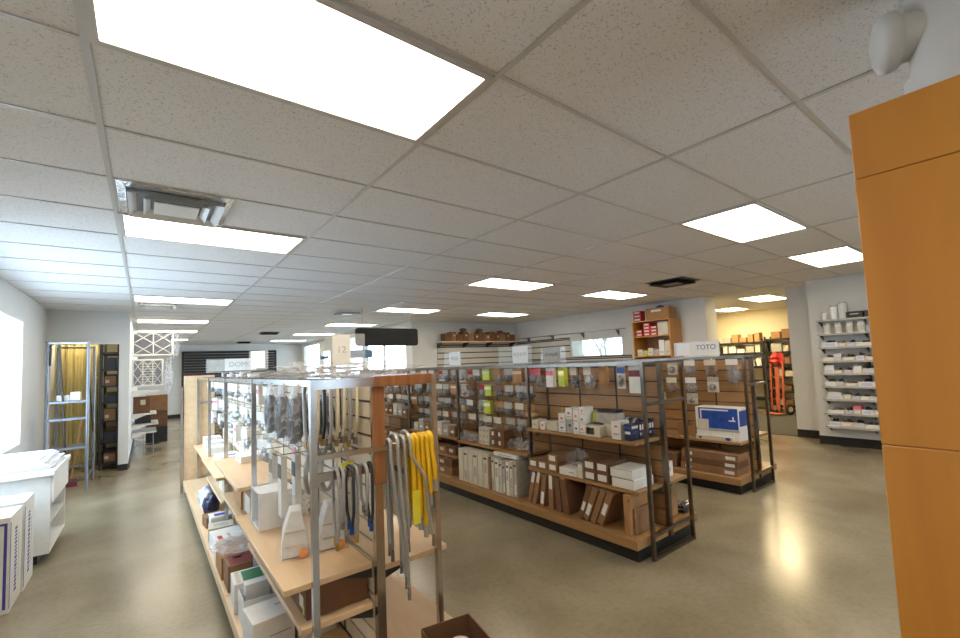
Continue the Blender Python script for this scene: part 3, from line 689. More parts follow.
def hang(kind, x, y, z, w, h, th, hm, cm, label, cat='package', rotz=0.0, group=None):
    t = thing('hanging_pack', label, cat, (x, y, z), rotz, group)
    for nm, me in pack_proto(kind, w, h, th, hm, cm): link(nm, me, t)
    return t
LOOK = [('pouch', 0.132, 0.165, .05, 'white', 'greypart', 'grey fittings pouch'), ('pouch', 0.132, 0.165, .05, 'ivory', 'brownpart', 'brown fittings pouch'),
        ('pouch', 0.124, 0.160, .06, 'greycard', 'darkpart', 'dark fittings pouch'), ('blister', 0.132, 0.160, .04, 'white', 'red', 'red banded blister card'),
        ('blister', 0.124, 0.150, .04, 'white', 'blue', 'blue banded blister card'), ('card', 0.116, 0.150, .05, 'lime', 'white', 'yellow green pack'),
        ('pouch', 0.139, 0.170, .06, 'ivory', 'brass', 'brass fittings pouch'), ('blister', 0.132, 0.165, .05, 'ivory', 'greycard', 'grey banded blister card'),
        ('card', 0.124, 0.150, .045, 'card3', 'ivory', 'tan card pack'), ('pouch', 0.124, 0.150, .05, 'red', 'brownpart', 'red headed pouch'),
        ('pouch', 0.132, 0.160, .06, 'white', 'darkpart', 'black fittings pouch'), ('card', 0.109, 0.160, .05, 'white', 'pink', 'pink banded pack')]
BAYN = ('near', 'second', 'third', 'fourth'); ROWN = ('top', 'upper', 'lower', 'bottom')
rn = random.Random(5)
def rows(cx, y0, bays, rowz, n, ln, rack, choose, bottom=()):
    for b in bays:
        for r, z in enumerate(rowz):
            if (b, r) in bottom: continue
            for k in range(n):
                q = choose(b, r, k); y = y0 + (b + (k + 0.6) / n) * 1.22
                kind, w, h, th, hm, cm, txt = LOOK[q]
                if rack == 'middle' and hm in ('white', 'ivory') and rn.random() < 0.62: hm = rn.choice(('greycard', 'card3', 'brownpart', 'ivory', 'greypart'))
                if (rack, b, r, k) == ('middle', 2, 2, 5): h = 0.115
                hang(kind, cx - 0.03 - ln + 0.005 + rn.choice((0, 0.02, 0.04)), y, z - 0.016, w, min(h, 0.15) * rn.choice((0.75, 0.88, 0.94)), th, hm, cm,
                     '%s, %s rack %s bay, %s row, %s from near post' % (txt, rack, BAYN[b], ROWN[r] if len(rowz) > 1 else 'peg', ORD[k]), rotz=rn.uniform(-0.05, 0.12) if rack == 'middle' else rn.uniform(-0.1, 0.35))
def ch_mid(b, r, k):
    if k == 4 and b == 1 and r < 3: return 5
    return rn.choice([1, 1, 2, 2, 1, 7, 10, 6, 8, 3 if r < 2 else 1, 9 if r == 0 else 2, 10, 2])
rows(MG, G0, (1, 2, 3), mid_rows, 7, 0.13, 'middle', ch_mid, ((3, 3),))
def ch_left(b, r, k): return rn.choice([0, 0, 7, 11, 11, 7, 10, 0])
rows(LG, G0, (1, 2, 3), (1.40, 1.20, 1.02), 5, 0.12, 'hose', ch_left)
# near bay of the middle rack: one row of larger packs
NB = [('card', .10, .20, .05, 'white', 'maroon', 'large white pack with a dark red band', None), ('blister', .075, .17, .05, 'white', 'blue', 'white blister card with blue print', None), ('card', .075, .13, .03, 'card3', 'card3', 'plain tan card', None),
      ('pouch', .08, .16, .06, 'ivory', 'greypart', 'clear pouch of silver tools', None), ('pouch', .07, .17, .07, 'ivory', 'darkpart', 'clear pouch of black tools', None), ('card', .07, .16, .05, 'lime', 'brass', 'yellow green pack', None),
      ('card', .09, .17, .04, 'white', 'pink', 'white pack with a pink print', None), ('pouch', .085, .18, .06, 'pink', 'greypart', 'pink headed pouch', None)]
for k, (kind, w, h, th, hm, cm, txt, _) in enumerate(NB):
    y = G0 + (k + 0.6) / 8 * 1.22
    hang(kind, MG - 0.185, y, 1.414, w, h, th, hm, cm, '%s above the white cartons of the middle rack' % txt)
# third rack
for r, z in enumerate((1.43, 1.22)):
    for k in range(5):
        q = [(0, 1, 0, 7, 0), (10, 7, 0, 1, 7)][r][k]
        kind, w, h, th, hm, cm, txt = LOOK[q]
        if r == 0 and k == 0: w, h = 0.13, 0.26
        if r == 1 and k == 0: continue
        hang(kind, TG - 0.125, G3 + (k + 0.6) / 5 * 1.22, z - 0.016, w, h, th, hm, cm, '%s on the third rack, %s row, %s from its near end' % (txt, ('top', 'second')[r], ORD[k]))
for k in range(1, 3):
    kind, w, h, th, hm, cm, txt = LOOK[7]
    hang(kind, TG - 0.125, G3 + (k + 0.6) / 3 * 1.22, 1.004, w, h * 0.7, th, hm, cm, '%s just above the blue box of the third rack, %s one' % (txt, ORD[k - 1]))

# ------------------------------------------------------------------ hose rack, near bay
def arc(c, r, a0, a1, n, ax='yz', sz=1.0):
    out = []
    for i in range(n + 1):
        a = a0 + (a1 - a0) * i / n; u = r * math.cos(a); v = r * sz * math.sin(a)
        out.append((c[0], c[1] + u, c[2] + v) if ax == 'yz' else (c[0] + u, c[1], c[2] + v))
    return out
def hose_loop(label, x, y, z, drop, r, half, m, end='brass', group=None):
    """hose doubled over a peg: an inverted U above, fittings at both lower ends curling in"""
    t = thing('supply_hose', label, 'hose', (x, y, z), 0, group)
    p = [(0, -half * 0.35, -drop), (0, -half * 0.9, -drop * 0.75), (0, -half, -drop * 0.45)] + arc((0, 0, -half * 0.9), half, PI, 0, 8) + [(0, half, -drop * 0.45), (0, half * 0.9, -drop * 0.75), (0, half * 0.3, -drop * 0.94)]
    obj('hose_tube', MB().tube(p, r, 7), M[m], t)
    for e, q in ((-1, p[0]), (1, p[-1])):
        obj('end_fitting', MB().rod(q, (q[0], q[1] - e * 0.003, q[2] - 0.03), r * 1.45, 6), M[end], t)
    return t
hm = ['braid', 'cream_hose', 'braidblk', 'braid', 'cream_hose', 'cream_hose', 'braid', 'cream_hose']
hn = ['silver braided', 'cream', 'black', 'silver braided', 'cream', 'cream', 'silver braided', 'cream']
for k in range(8):
    hose_loop('%s supply hose on the top peg beside the cherry post, %s from outside' % (hn[k], ORD[k]), LG - 0.262 + 0.030 * k, G0 + 0.14, 1.4375, 0.27 - 0.012 * (k % 3), 0.008, 0.05, hm[k], ['brass', 'greypart'][k % 2])
# bagged hoses: big clear bags on the top pegs
def bagged(label, x, y, z, w, h, m, seed, n=6, cap='brass', hw=0.024):
    t = thing('bagged_hose', label, 'package', (x, y, z))
    obj('coiled_hose', MB().tube(arc((0, 0, -h * 0.52), w * 0.30, 0, 2 * PI * 3, 42, 'yz', 1.45)[:-1], [0.016 + 0.004 * ((i * 7) % 5) / 4 for i in range(42)], 6), M[m], t)
    obj('coiled_hose', MB().tube(arc((hw * 0.7, 0, -h * 0.55), w * 0.25, 0, 2 * PI * 2, 30, 'yz', 1.5)[:-1], 0.015, 6), M[m], t)
    obj('end_fitting', MB().rod((0, w * 0.1, -h * 0.9), (0, w * 0.1, -h * 0.80), 0.015, 8), M[cap], t)
    n = 9; vs = []; fs = []; q = 12; rr = random.Random(seed)
    for i in range(n + 1):
        s = i / n; hw2 = w / 2 * (0.35 + 0.65 * min(1, s * 2.6)); tk = hw * (0.3 + 0.9 * math.sin(PI * min(1, 0.05 + 0.9 * s)))
        for j in range(q):
            a = 2 * PI * j / q
            vs.append((tk * math.cos(a) * rr.uniform(0.85, 1.2), hw2 * math.sin(a) * rr.uniform(0.9, 1.05), -h * s))
    for i in range(n):
        for j in range(q): fs.append((i * q + j, i * q + (j + 1) % q, (i + 1) * q + (j + 1) % q, (i + 1) * q + j))
    obj('clear_bag', MB().add(vs, fs, None, True), M['film_w'], t)
    obj('header_card', MB().box(-0.004, 0.004, -w * 0.22, w * 0.22, -0.03, 0.014), M['white'], t)
    return t
BG = [(0.40, 0, 'braidblk', 'black'), (0.40, 1, 'navy', 'dark blue'), (0.40, 2, 'braidblk', 'black'), (0.66, 0, 'braidblk', 'black'), (0.66, 1, 'darkpart', 'dark'), (0.66, 2, 'braidblk', 'black'), (0.92, 0, 'braidblk', 'black'), (0.92, 1, 'braidblk', 'black'), (0.92, 2, 'darkpart', 'dark')]
for dy, k, m, nm in BG:
    bagged('clear bag with %s coiled hose, %s top peg of hose rack, %s from outside' % (nm, {0.40: 'second', 0.66: 'third', 0.92: 'fourth'}[dy], ORD[k]),
           LG - 0.255 + 0.078 * k, G0 + dy, 1.412, 0.22, 0.30 + 0.015 * (k % 2), m, int(dy * 100) + k, cap='brass' if k % 2 else 'green')
# coiled connectors on the second peg row
for k in range(3):
    t = thing('coiled_connector', 'braided coil on the lower peg by the cherry post, %s from outside' % ORD[k], 'hose', (LG - 0.225 + 0.068 * k, G0 + 0.20, 1.142))
    mm = ('braid', 'greyhose', 'cream_hose')[k % 3]
    pts = [(0.012 * i / 34 - 0.006, 0.095 * math.sin(2 * PI * i / 17), -0.10 + 0.10 * math.cos(2 * PI * i / 17)) for i in range(38)]
    pts = [(0.6 * y + x, 0.8 * y, z) for x, y, z in pts]
    obj('hose_tube', MB().tube(pts, 0.0075, 6), M[mm], t)
    obj('end_fitting', MB().rod((0.045, 0.06, -0.15), (0.04, 0.05, -0.19), 0.011, 6), M['brass' if k % 2 else 'greypart'], t)
    if k == 0: obj('paper_tag', MB().box(-0.03, -0.004, -0.072, -0.07, -0.155, -0.085), M['white'], t)
    if k == 2: obj('yellow_tag', MB().box(-0.03, 0.03, -0.068, -0.066, -0.10, -0.075), M['yellowtag'], t)
# looped connectors hanging low from the frame's inner bar
for k in range(6):
    hose_loop('braided connector hanging low inside the hose rack end, %s from the outer post' % ORD[k], LG - 0.20 + (0, 0.022, 0.06, 0.082, 0.125, 0.15)[k], G0 - 0.03, 1.081, (0.30, 0.22, 0.25, 0.29, 0.19, 0.26)[k], 0.007, (0.034, 0.03, 0.045, 0.03, 0.038, 0.03)[k], ('braid', 'greyhose', 'braidblk')[k % 3], ('brass', 'greypart', 'blue')[k % 3])
# small packs on the pegs of the inner second row
for k, (hm_, cm_, txt) in enumerate([('white', 'darkpart', 'black capped white pack'), ('white', 'darkpart', 'second black capped white pack'), ('pink', 'greypart', 'pink headed pouch of small parts'), ('iceblue', 'greypart', 'pale blue headed pouch')]):
    hang('pouch' if k > 1 else 'card', LG - 0.26 + 0.07 * k, G0 + (0.62 if k < 2 else 0.88), 1.044, 0.07, 0.15 if k > 1 else 0.30, 0.03, hm_, cm_, '%s on the lower pegs of the hose rack near bay' % txt)

# hoses over the end bar
YB = G0 - 0.03; ZB = 1.15
def draped(label, x, z_front, z_back, r, m, endm='greypart', sway=0.0, tagm=None, dx=0.0, name='draped_hose', half=0.0):
    t = thing(name, label, 'hose', (x, YB, ZB))
    h = half or 0.013 + r
    p = [(sway, -h - 0.012, z_front - ZB), (sway * 0.75, -h - 0.014, (z_front - ZB) * 0.72), (sway * 0.25 + dx, -h - 0.006, (z_front - ZB) * 0.38), (0, -h, -0.05)] + arc((0, 0, 0.0), h, PI, 0, 8)[0:] + [(0, h, -0.05), (0, h + 0.004, (z_back - ZB) * 0.5), (sway * 0.1, h + 0.004, z_back - ZB)]
    obj('hose_tube', MB().tube(p, r, 9), M[m], t)
    for q, s in ((p[0], 1), (p[-1], 1)):
        obj('end_fitting', MB().tube([q, (q[0], q[1], q[2] - 0.018), (q[0], q[1], q[2] - 0.019), (q[0], q[1], q[2] - 0.055)], [r * 0.95, r * 0.95, r * 1.1, r * 1.1], 6), M[endm], t)
    if tagm: obj('paper_tag', MB().box(-0.05, -0.012, -h - 0.032, -h - 0.030, z_front - ZB - 0.02, z_front - ZB + 0.13), M[tagm], t)
    return t
for k, (x, zf, zb) in enumerate([(0.995, 0.86, 0.80), (1.021, 0.80, 0.84), (1.047, 0.76, 0.90), (1.073, 0.90, 0.82), (1.099, 0.96, 0.86)]):
    draped('yellow coated hose draped over the end bar, %s of five from the cherry post' % ORD[k], x, zf, zb, 0.0115, 'yellow', 'greyhose', 0.003 * (k - 2), 'yellowtag' if k == 1 else None)
draped('long grey hose draped over the end bar next to the cherry post', 0.885, 0.56, 0.70, 0.0085, 'greyhose', 'greypart', 0.055, None)
draped('long pale grey hose draped over the end bar, crossing its grey neighbours low down', 0.911, 0.52, 0.66, 0.0085, 'braid', 'greypart', 0.03, None, 0.0, half=0.043)
draped('shorter grey hose on the end bar, third from the cherry post', 0.951, 0.72, 0.60, 0.008, 'greyhose', 'greypart', 0.0, None, half=0.03)
draped('thin silver hose on the end bar leaning across the yellow hoses', 0.969, 0.72, 0.72, 0.0075, 'braid', 'chrome', 0.10, None, 0.045, half=0.05)
for k in range(0):
    draped('braided connector hanging behind the grey hoses at the rack end, %s one' % ORD[k], 0.958 + 0.016 * k, 0.62 - 0.05 * (k % 2), 0.58 + 0.04 * k, 0.0055, 'braid', 'greypart', -0.03, None, 0)

# goods on the near shelf (top 0.63)
SH = 0.631
t = thing('plastic_tub', 'white open tub wrapped in a clear bag on the near maple shelf', 'tub', (LG - 0.245, 2.80, SH))
tub = MB().open_box(0.20, 0.20, 0.19, 0.008, Matrix.Translation((0.095, 0, 0.10)) @ Matrix.Rotation(-PI / 2, 4, 'Y'))
obj('tub_body', tub, M['plastic'], t)
obj('tub_liner', MB().box(0.085, 0.088, -0.09, 0.09, 0.012, 0.188), M['iceblue'], t)
obj('tub_rim', MB().box(-0.1, -0.092, -0.108, -0.1, 0.0, 0.2).box(-0.1, -0.092, 0.1, 0.108, 0, 0.2).box(-0.1, -0.092, -0.108, 0.108, 0.2, 0.208), M['plastic'], t)
obj('clear_wrap', MB().box(-0.112, 0.112, -0.118, 0.118, 0.001, 0.218), M['film_soft'], t, bevel=0.01)
crumple('crumpled end of clear wrapping beside the white tub', LG - 0.078, 2.80, SH, 0.03, 0.09, 0.07, 'film_w', 9)
def wedge(label, x, y, rz):
    t = thing('wedge_dispenser', label, 'dispenser', (x, y, SH), rz)
    obj('wedge_body', MB().prism([(-0.06, 0.004), (0.06, 0.004), (0.052, 0.12), (0.045, 0.125), (0.03, 0.215), (-0.02, 0.215), (-0.05, 0.12)], -0.055, 0.055), M['plastic'], t, bevel=0.005)
    obj('front_ridge', MB().box(-0.045, 0.045, -0.062, -0.0555, 0.055, 0.062).box(-0.042, 0.042, -0.062, -0.0555, 0.12, 0.126), M['ivory'], t)
    obj('orange_knob', MB().lathe([(0.0, 0), (0.017, 0), (0.02, 0.008), (0.02, 0.02), (0.0, 0.024)], 14, Matrix.Translation((0.035, -0.057, 0.022)) @ Matrix.Rotation(PI / 2, 4, 'X')), M['orangep'], t)
    obj('clear_bag', MB().prism([(-0.085, 0.002), (0.072, 0.002), (0.066, 0.15), (0.05, 0.24), (-0.02, 0.27), (-0.05, 0.21)], -0.085, 0.062), M['film_soft'], t)
    return t
wedge('white wedge dispenser with orange knob in a clear bag, next to the outer chrome post', LG - 0.27, 2.26, -0.2)
wedge('second white wedge dispenser with orange knob, closer to the rack spine', LG - 0.105, 2.24, -0.15)
hang('card', LG - 0.20, 3.02, SH + 0.36, 0.09, 0.335, 0.03, 'white', 'greypart', 'tall white spotted pack behind the white tub')
# lower shelf (0.455) and base of the near bay
carton('large brown carton with a pale label on its end, under the near maple shelf', LG - 0.165, 2.22, 0.456, 0.27, 0.50, 0.125, 'card2', marks=[('-x', -0.18, 0.055, 0.06, 0.05, 'ivory'), ('-x', -0.21, 0.03, 0.02, 0.04, 'lime')])
carton('open dark box with a white price card beside the large brown carton', LG - 0.19, 2.68, 0.456, 0.24, 0.30, 0.13, 'black', open_top=True, marks=[('-x', -0.05, 0.07, 0.06, 0.09, 'white'), ('-x', 0.11, 0.09, 0.05, 0.07, 'ivory')])
D0 = DECK
carton('white carton with a narrow print line on the base of the hose rack near end', LG - 0.345, 2.47, D0, 0.19, 0.20, 0.15, 'white', rotz=0.06, marks=[('-y', 0.03, 0.07, 0.10, 0.006, 'greycard'), ('+z', 0.05, 0.02, 0.03, 0.02, 'greycard')], tape=False)
carton('white carton behind the print line one, further under the lower shelf', LG - 0.14, 2.45, D0, 0.18, 0.22, 0.14, 'ivory', tape=False)
carton('open white box holding paper inserts on the hose rack base', LG - 0.345, 2.71, D0, 0.17, 0.18, 0.15, 'white', open_top=True, tape=False)
carton('folded paper insert standing in the open white box', LG - 0.35, 2.73, D0 + 0.006, 0.12, 0.05, 0.19, 'paper', tape=False, name='paper_insert', cat='paper')
t = carton('green and white printed box on the hose rack base', LG - 0.345, 2.93, D0, 0.19, 0.19, 0.16, 'white', rotz=-0.05, marks=[('+z', 0.02, 0.0, 0.13, 0.14, 'green'), ('+z', -0.07, 0.0, 0.02, 0.16, 'ivory')], tape=False)
t = carton('maroon and white printed box beside the green one', LG - 0.335, 3.235, D0, 0.20, 0.19, 0.155, 'card', marks=[('+z', 0, 0, 0.17, 0.16, 'maroon'), ('+z', -0.03, 0.03, 0.05, 0.03, 'white')], tape=False)
carton('tan carton under the clear bag on the hose rack base', LG - 0.335, 3.49, D0, 0.22, 0.28, 0.14, 'card3')
crumple('flat clear bag of blue white film lying on the tan carton', LG - 0.335, 3.49, D0 + 0.143, 0.14, 0.17, 0.025, 'film_w', 12, 0.2)
carton('white flat box with red lettering on the hose rack base, second bay', LG - 0.335, 3.93, D0, 0.20, 0.27, 0.115, 'white', rotz=0.05, marks=[('+z', -0.06, -0.07, 0.03, 0.08, 'red'), ('+z', 0.0, -0.07, 0.02, 0.12, 'greycard')], tape=False)
carton('brown carton with dark circle marks on the lower shelf of the second bay', LG - 0.155, 3.42, 0.501, 0.25, 0.36, 0.20, 'card', marks=[('-y', -0.05, 0.10, 0.05, 0.05, 'darkpart'), ('-y', 0.04, 0.10, 0.05, 0.05, 'darkpart'), ('-x', 0.0, 0.1, 0.2, 0.12, 'ivory')])
carton('brown carton standing further along the second bay lower shelf', LG - 0.155, 3.86, 0.501, 0.25, 0.36, 0.22, 'card3')
for k in range(3):
    carton('white printed box on the third bay shelf of the hose rack, %s in line' % ORD[k], LG - 0.19, 4.52 + 0.28 * k, 0.621, 0.20, 0.22, 0.08 + 0.03 * (k % 2), 'white', marks=[('-x', 0, 0.05, 0.06, 0.03, 'greycard'), ('+z', 0, 0, 0.1, 0.05, 'blueink')], tape=False)
    carton('pale box on the third bay lower shelf of the hose rack, %s in line' % ORD[k], LG - 0.165, 4.50 + 0.32 * k, 0.421, 0.22, 0.26, 0.13, 'ivory', tape=False)
    carton('white dark printed box on the far shelf of the hose rack, %s in line' % ORD[k], LG - 0.18, 5.78 + 0.30 * k, 0.601, 0.18, 0.20, 0.09 + 0.02 * k, 'white', marks=[('-x', 0, 0.05, 0.05, 0.04, 'navy')], tape=False)
    crumple('navy and white packet on the hose rack base, %s of the far group' % ORD[k], LG - 0.34, 4.95 + 0.20 * k, D0, 0.07, 0.09, 0.10, ('navy', 'paper', 'iceblue')[k], 50 + k, 0.12)
for k, (y, dx, sx, sy, sz, m, txt) in enumerate([(4.24, 0.0, 0.18, 0.16, 0.10, 'ivory', 'pale carton'), (4.43, 0.02, 0.16, 0.14, 0.13, 'white', 'white printed carton'), (4.62, 0.0, 0.17, 0.16, 0.09, 'card', 'brown carton')]):
    carton('%s on the hose rack base just past the red lettered box, %s one' % (txt, ORD[k]), LG - 0.34 + dx, y, D0, sx, sy, sz, m, rotz=0.1 * (k - 1), marks=[('+z', 0, 0, sx * 0.6, sy * 0.5, ('greycard', 'blueink', 'white')[k])], tape=False)
for k in range(4):
    carton('thin printed folder on the lower near shelf of the hose rack, %s from below' % ORD[k], LG - 0.20, 2.93 + 0.01 * k, 0.456 + 0.0135 * k, 0.20, 0.15, 0.0125, ('white', 'ivory', 'greycard', 'paper')[k], rotz=0.08 * (k % 2), marks=[('+z', 0.02, 0, 0.10, 0.08, ('blueink', 'maroon', 'green', 'greycard')[k])], tape=False, bevel=0)
for k in range(1):
    carton('white flat box lying on the second bay shelf of the hose rack', LG - 0.15, 4.06, 0.786 + 0.052 * k, 0.18, 0.24, 0.05, 'white', rotz=0.06 * k, marks=[('-x', 0, 0.025, 0.1, 0.02, 'greycard')], tape=False)
# far end panel
t = thing('end_panel', 'tall maple board standing across the far end of the hose rack', 'board', (0.565, 6.87, 0.0))
obj('board', MB().box(-0.17, 0.17, -0.03, 0.0, 0.0, 1.49), M['maple'], t, bevel=0.003)
obj('edge_strip', MB().box(-0.17, 0.17, -0.03, 0.0, 1.491, 1.505), M['maroon'], t)
t = thing('display_post', 'single chrome post beside the tall maple board at the far rack end', 'post', (0.372, 6.84, 0))
obj('post_tube', MB().box(-0.014, 0.014, -0.014, 0.014, 0, 1.35), M['chrome'], t)
# cardboard box on the floor at the rack end
t = carton('open brown cardboard box on the floor under the yellow hoses', 1.075, 1.66, 0.0, 0.235, 0.22, 0.335, 'card2', rotz=-0.18, open_top=True)
obj('paper_roll', MB().lathe([(0.02, 0.20), (0.045, 0.20), (0.045, 0.325), (0.02, 0.325)], 18, Matrix.Translation((0.0, -0.05, 0))), M['greycard'], t)
obj('carton_flap', MB().box(0.118, 0.121, -0.11, 0.11, 0.24, 0.334), M['card'], t)

# plastic heaps on top of the hose rack
for k, (x, y, rx, ry, rz, m) in enumerate([(0.86, 2.07, 0.28, 0.10, 0.035, 'film_w'), (0.82, 2.48, 0.26, 0.11, 0.045, 'film_w'), (0.84, 2.84, 0.28, 0.15, 0.030, 'film'), (0.80, 3.6, 0.27, 0.2, 0.022, 'film'), (0.84, 4.4, 0.27, 0.2, 0.022, 'film')]):
    crumple('heap of crumpled clear plastic on top of the hose rack, %s from its near end' % ORD[k], x, y, 1.462, rx, ry, rz, m, 70 + k, 0.3)
for k in range(9):
    carton('tiny box on the far top edge of the hose rack, %s of the line' % ORD[k], LG, 4.75 + 0.23 * k, 1.461, 0.09, 0.14, 0.03 + 0.012 * (k % 3), ('white', 'black', 'greycard')[k % 3], tape=False, bevel=0)

# ------------------------------------------------------------------ sign holders on the rack tops
def holder(label, x, y, z, w, h, word, size, mtxt, rot, cardx=(-0.5, 0.5), cm='white'):
    t = thing('sign_holder', label, 'sign', (x, y, z), rot)      # board faces local -y
    obj('foot', MB().box(-w * 0.3, w * 0.3, -0.03, 0.03, 0.001, 0.004), M['acrylic'], t)
    obj('acrylic_board', MB().box(-w / 2, w / 2, 0.0005, 0.0035, 0.004, h), M['acrylic'], t)
    obj('paper_card', MB().box(cardx[0] * w, cardx[1] * w, -0.002, -0.0003, 0.02, h * 0.98), M[cm], t)
    if word: text_part('lettering', word, size, M[mtxt], t, ((cardx[0] + cardx[1]) / 2 * w, -0.0030, h * 0.55), (PI / 2, 0, 0))
    return t
RX = -PI / 2      # board turned to face the -x aisle
a = 1.462
holder('white lettered card in a clear stand on top of the middle rack, second bay', MG, 3.62, a, 0.55, 0.21, 'KOHLER', 0.055, 'greypart', RX, (-0.05, 0.40))
holder('pale card in a clear stand on top of the middle rack, third bay', MG, 4.85, a, 0.42, 0.20, 'MOEN', 0.06, 'greypart', RX, (-0.2, 0.42))
holder('clear stand with small lettering on top of the middle rack near bay', MG, 3.04, a, 0.34, 0.17, 'KOHLER', 0.045, 'darkpart', RX, (-0.4, 0.3), 'greycard')
h = holder('long white card with blue letters on top of the third rack', TG, 2.66, a, 0.56, 0.19, None, 0, 'blueink', RX)
text_part('lettering', 'TOTO', 0.085, M['blueink'], h, (0.12, -0.0030, 0.115), (PI / 2, 0, 0))
obj('card_insert', MB().box(-0.25, -0.08, -0.0034, -0.0022, 0.03, 0.17), M['paper'], h)
obj('colour_stripe', MB().box(-0.275, -0.255, -0.0034, -0.0022, 0.03, 0.17), M['iceblue'], h)
holder('tall white card in a clear stand above the plastic heap of the hose rack', LG + 0.01, 2.30, 1.50, 0.21, 0.19, '12', 0.05, 'greycard', -0.45, (-0.3, 0.14))
holder('pale card beside it on the hose rack top, second bay', LG + 0.02, 4.62, 1.52, 0.18, 0.19, None, 0, 'greycard', -0.6, (-0.4, 0.35))
h = holder('white lettered card with a grey end on the far part of the hose rack top', LG + 0.01, 6.2, 1.515, 0.55, 0.17, 'DOMC', 0.085, 'greycard', -0.2, (-0.14, 0.5))
obj('card_insert', MB().box(-0.26, -0.08, -0.002, -0.0003, 0.02, 0.16), M['greycard'], h)
# ------------------------------------------------------------------ right wall shelves with bins
ZR = [1.93, 1.715, 1.513, 1.30, 1.112, 0.918, 0.725, 0.512, 0.316]
WX = 8.499
for r, z in enumerate(ZR):
    t = thing('wall_shelf', 'grey wall shelf by the orange wood cabinet, %s counted down from the ceiling' % ORD[r], 'shelf', (WX, 1.55, z), 0, 'wall shelves of bins')
    obj('shelf_board', MB().box(-0.24, -0.001, -0.55, 0.60, -0.018, 0), M['tin'], t)
    obj('shelf_lip', MB().box(-0.246, -0.2405, -0.55, 0.60, -0.022, 0.006), M['greycard'], t)
    for yy in (-0.5, 0.05, 0.585):
        obj('bracket', MB().prism([(-0.2, -0.018), (-0.001, -0.10), (-0.001, -0.018)], yy - 0.003, yy + 0.003), M['darkmetal'], t)
    y = 0.56
    if r == 0:
        for k, (rr, h, m) in enumerate([(0.035, 0.12, 'white'), (0.05, 0.20, 'plastic'), (0.055, 0.24, 'white')]):
            c = thing('canister', 'white canister on the topmost wall shelf, %s from its window end' % ORD[k], 'canister', (WX - 0.11, 1.55 + 0.52 - 0.115 * k, z + 0.001))
            obj('can_body', MB().lathe([(0, 0), (rr, 0), (rr, h), (0, h)], 16), M[m], c)
            obj('can_cap', MB().lathe([(rr * 0.8, h), (rr * 0.8, h + 0.02), (0, h + 0.021)], 16), M['greycard'], c)
        for k in range(2):
            carton('black box on the topmost wall shelf beside the white canisters, %s of two' % ORD[k], WX - 0.12, 1.55 + 0.14 - 0.21 * k, z, 0.18, 0.19, 0.10, 'black', marks=[('-x', 0, 0.06, 0.1, 0.015, 'greycard')])
        carton('brown carton with a dark panel at the top of the wall shelves by the cabinet', WX - 0.13, 1.55 - 0.315, z, 0.20, 0.26, 0.30, 'card2', marks=[('-x', 0, 0.14, 0.2, 0.12, 'black')])
    elif r == 1:
        for k in range(4):
            c = thing('canister', 'white bottle on the second wall shelf from the ceiling, %s in the row' % ORD[k], 'bottle', (WX - 0.12, 1.55 + 0.50 - 0.135 * k, z + 0.001))
            obj('can_body', MB().lathe([(0, 0), (0.042, 0), (0.042, 0.14), (0.03, 0.145), (0.03, 0.155), (0.042, 0.16), (0.042, 0.17), (0, 0.171)], 16), M['tin'], c)
            obj('wrap_label', MB().lathe([(0.0425, 0.03), (0.0428, 0.03), (0.0428, 0.11), (0.0425, 0.11)], 16), M['ivory'], c)
    else:
        k = 0
        while y > -0.45 and k < 7:
            w = rn.choice([0.10, 0.13, 0.16, 0.2, 0.11]); h = rn.choice([0.055, 0.06, 0.075])
            c = thing('parts_bin', 'white fronted bin, %s wall shelf from the ceiling, %s from its window end' % (ORD[r], ORD[k]), 'bin', (WX - 0.125, 1.55 + y - w / 2, z + 0.001))
            obj('bin_body', MB().open_box(0.20, w - 0.006, h, 0.004), M['ivory' if k % 3 else 'white'], c)
            obj('bin_label', MB().box(-0.102, -0.1005, -w * 0.3, w * 0.3, h * 0.25, h * 0.75), M['white' if (k + r) % 2 else 'iceblue'], c)
            q = rn.random()
            if q < 0.86: obj('bin_contents', MB().blob(0, 0, h * 0.6, 0.084, w * 0.33, h * 0.85, r * 9 + k, 0.3, 12, 7, 2.4, 0.006), M[('rubber', 'darkpart', 'darkpart', 'brownpart')[(k + r) % 4]], c)
            else: obj('bin_contents', MB().box(-0.08, 0.08, -w * 0.4, w * 0.4, 0.005, h + 0.05), M['white' if r != 7 else 'pink'], c)
            y -= w; k += 1

# ------------------------------------------------------------------ slatwall and long shelf in the far right corner
def wall_slats(name, label, axis, p, u0, u1, z0, z1, m='slat_grey'):
    t = thing(name, label, 'wall panel', (0, 0, 0))
    mb = MB(); z = z0; k = 0
    while z < z1:
        h = min(0.15, z1 - z)
        if axis == 'y': mb.box(u0, u1, p - 0.02, p - 0.012, z, z + h - 0.028)
        else: mb.box(p - 0.02, p - 0.012, u0, u1, z, z + h - 0.028)
        z += 0.15
    bk = MB().box(u0, u1, p - 0.012, p - 0.001, z0, z1) if axis == 'y' else MB().box(p - 0.012, p - 0.001, u0, u1, z0, z1)
    obj('backing', bk, M['darkmetal'], t); obj('slat_face', mb, M[m], t)
    return t
wall_slats('slat_wall', 'white slatted wall panel under the long shelf of brown cartons', 'y', 9.4, 5.85, 8.45, 0.6, 2.0)
wall_slats('slat_wall', 'white slatted wall panel beneath the bright strip window', 'x', 8.55, 5.6, 9.35, 0.6, 1.54)
wall_slats('slat_wall', 'narrow white slatted panel between the long shelf corner and the strip window', 'x', 8.55, 7.36, 9.35, 1.56, 2.05)
t = thing('wall_shelf', 'long pale shelf carrying the row of brown cartons in the far corner', 'shelf', (7.1, 9.25, 2.07))
obj('shelf_board', MB().box(-1.3, 1.28, -0.17, 0.128, -0.03, 0), M['maple'], t)
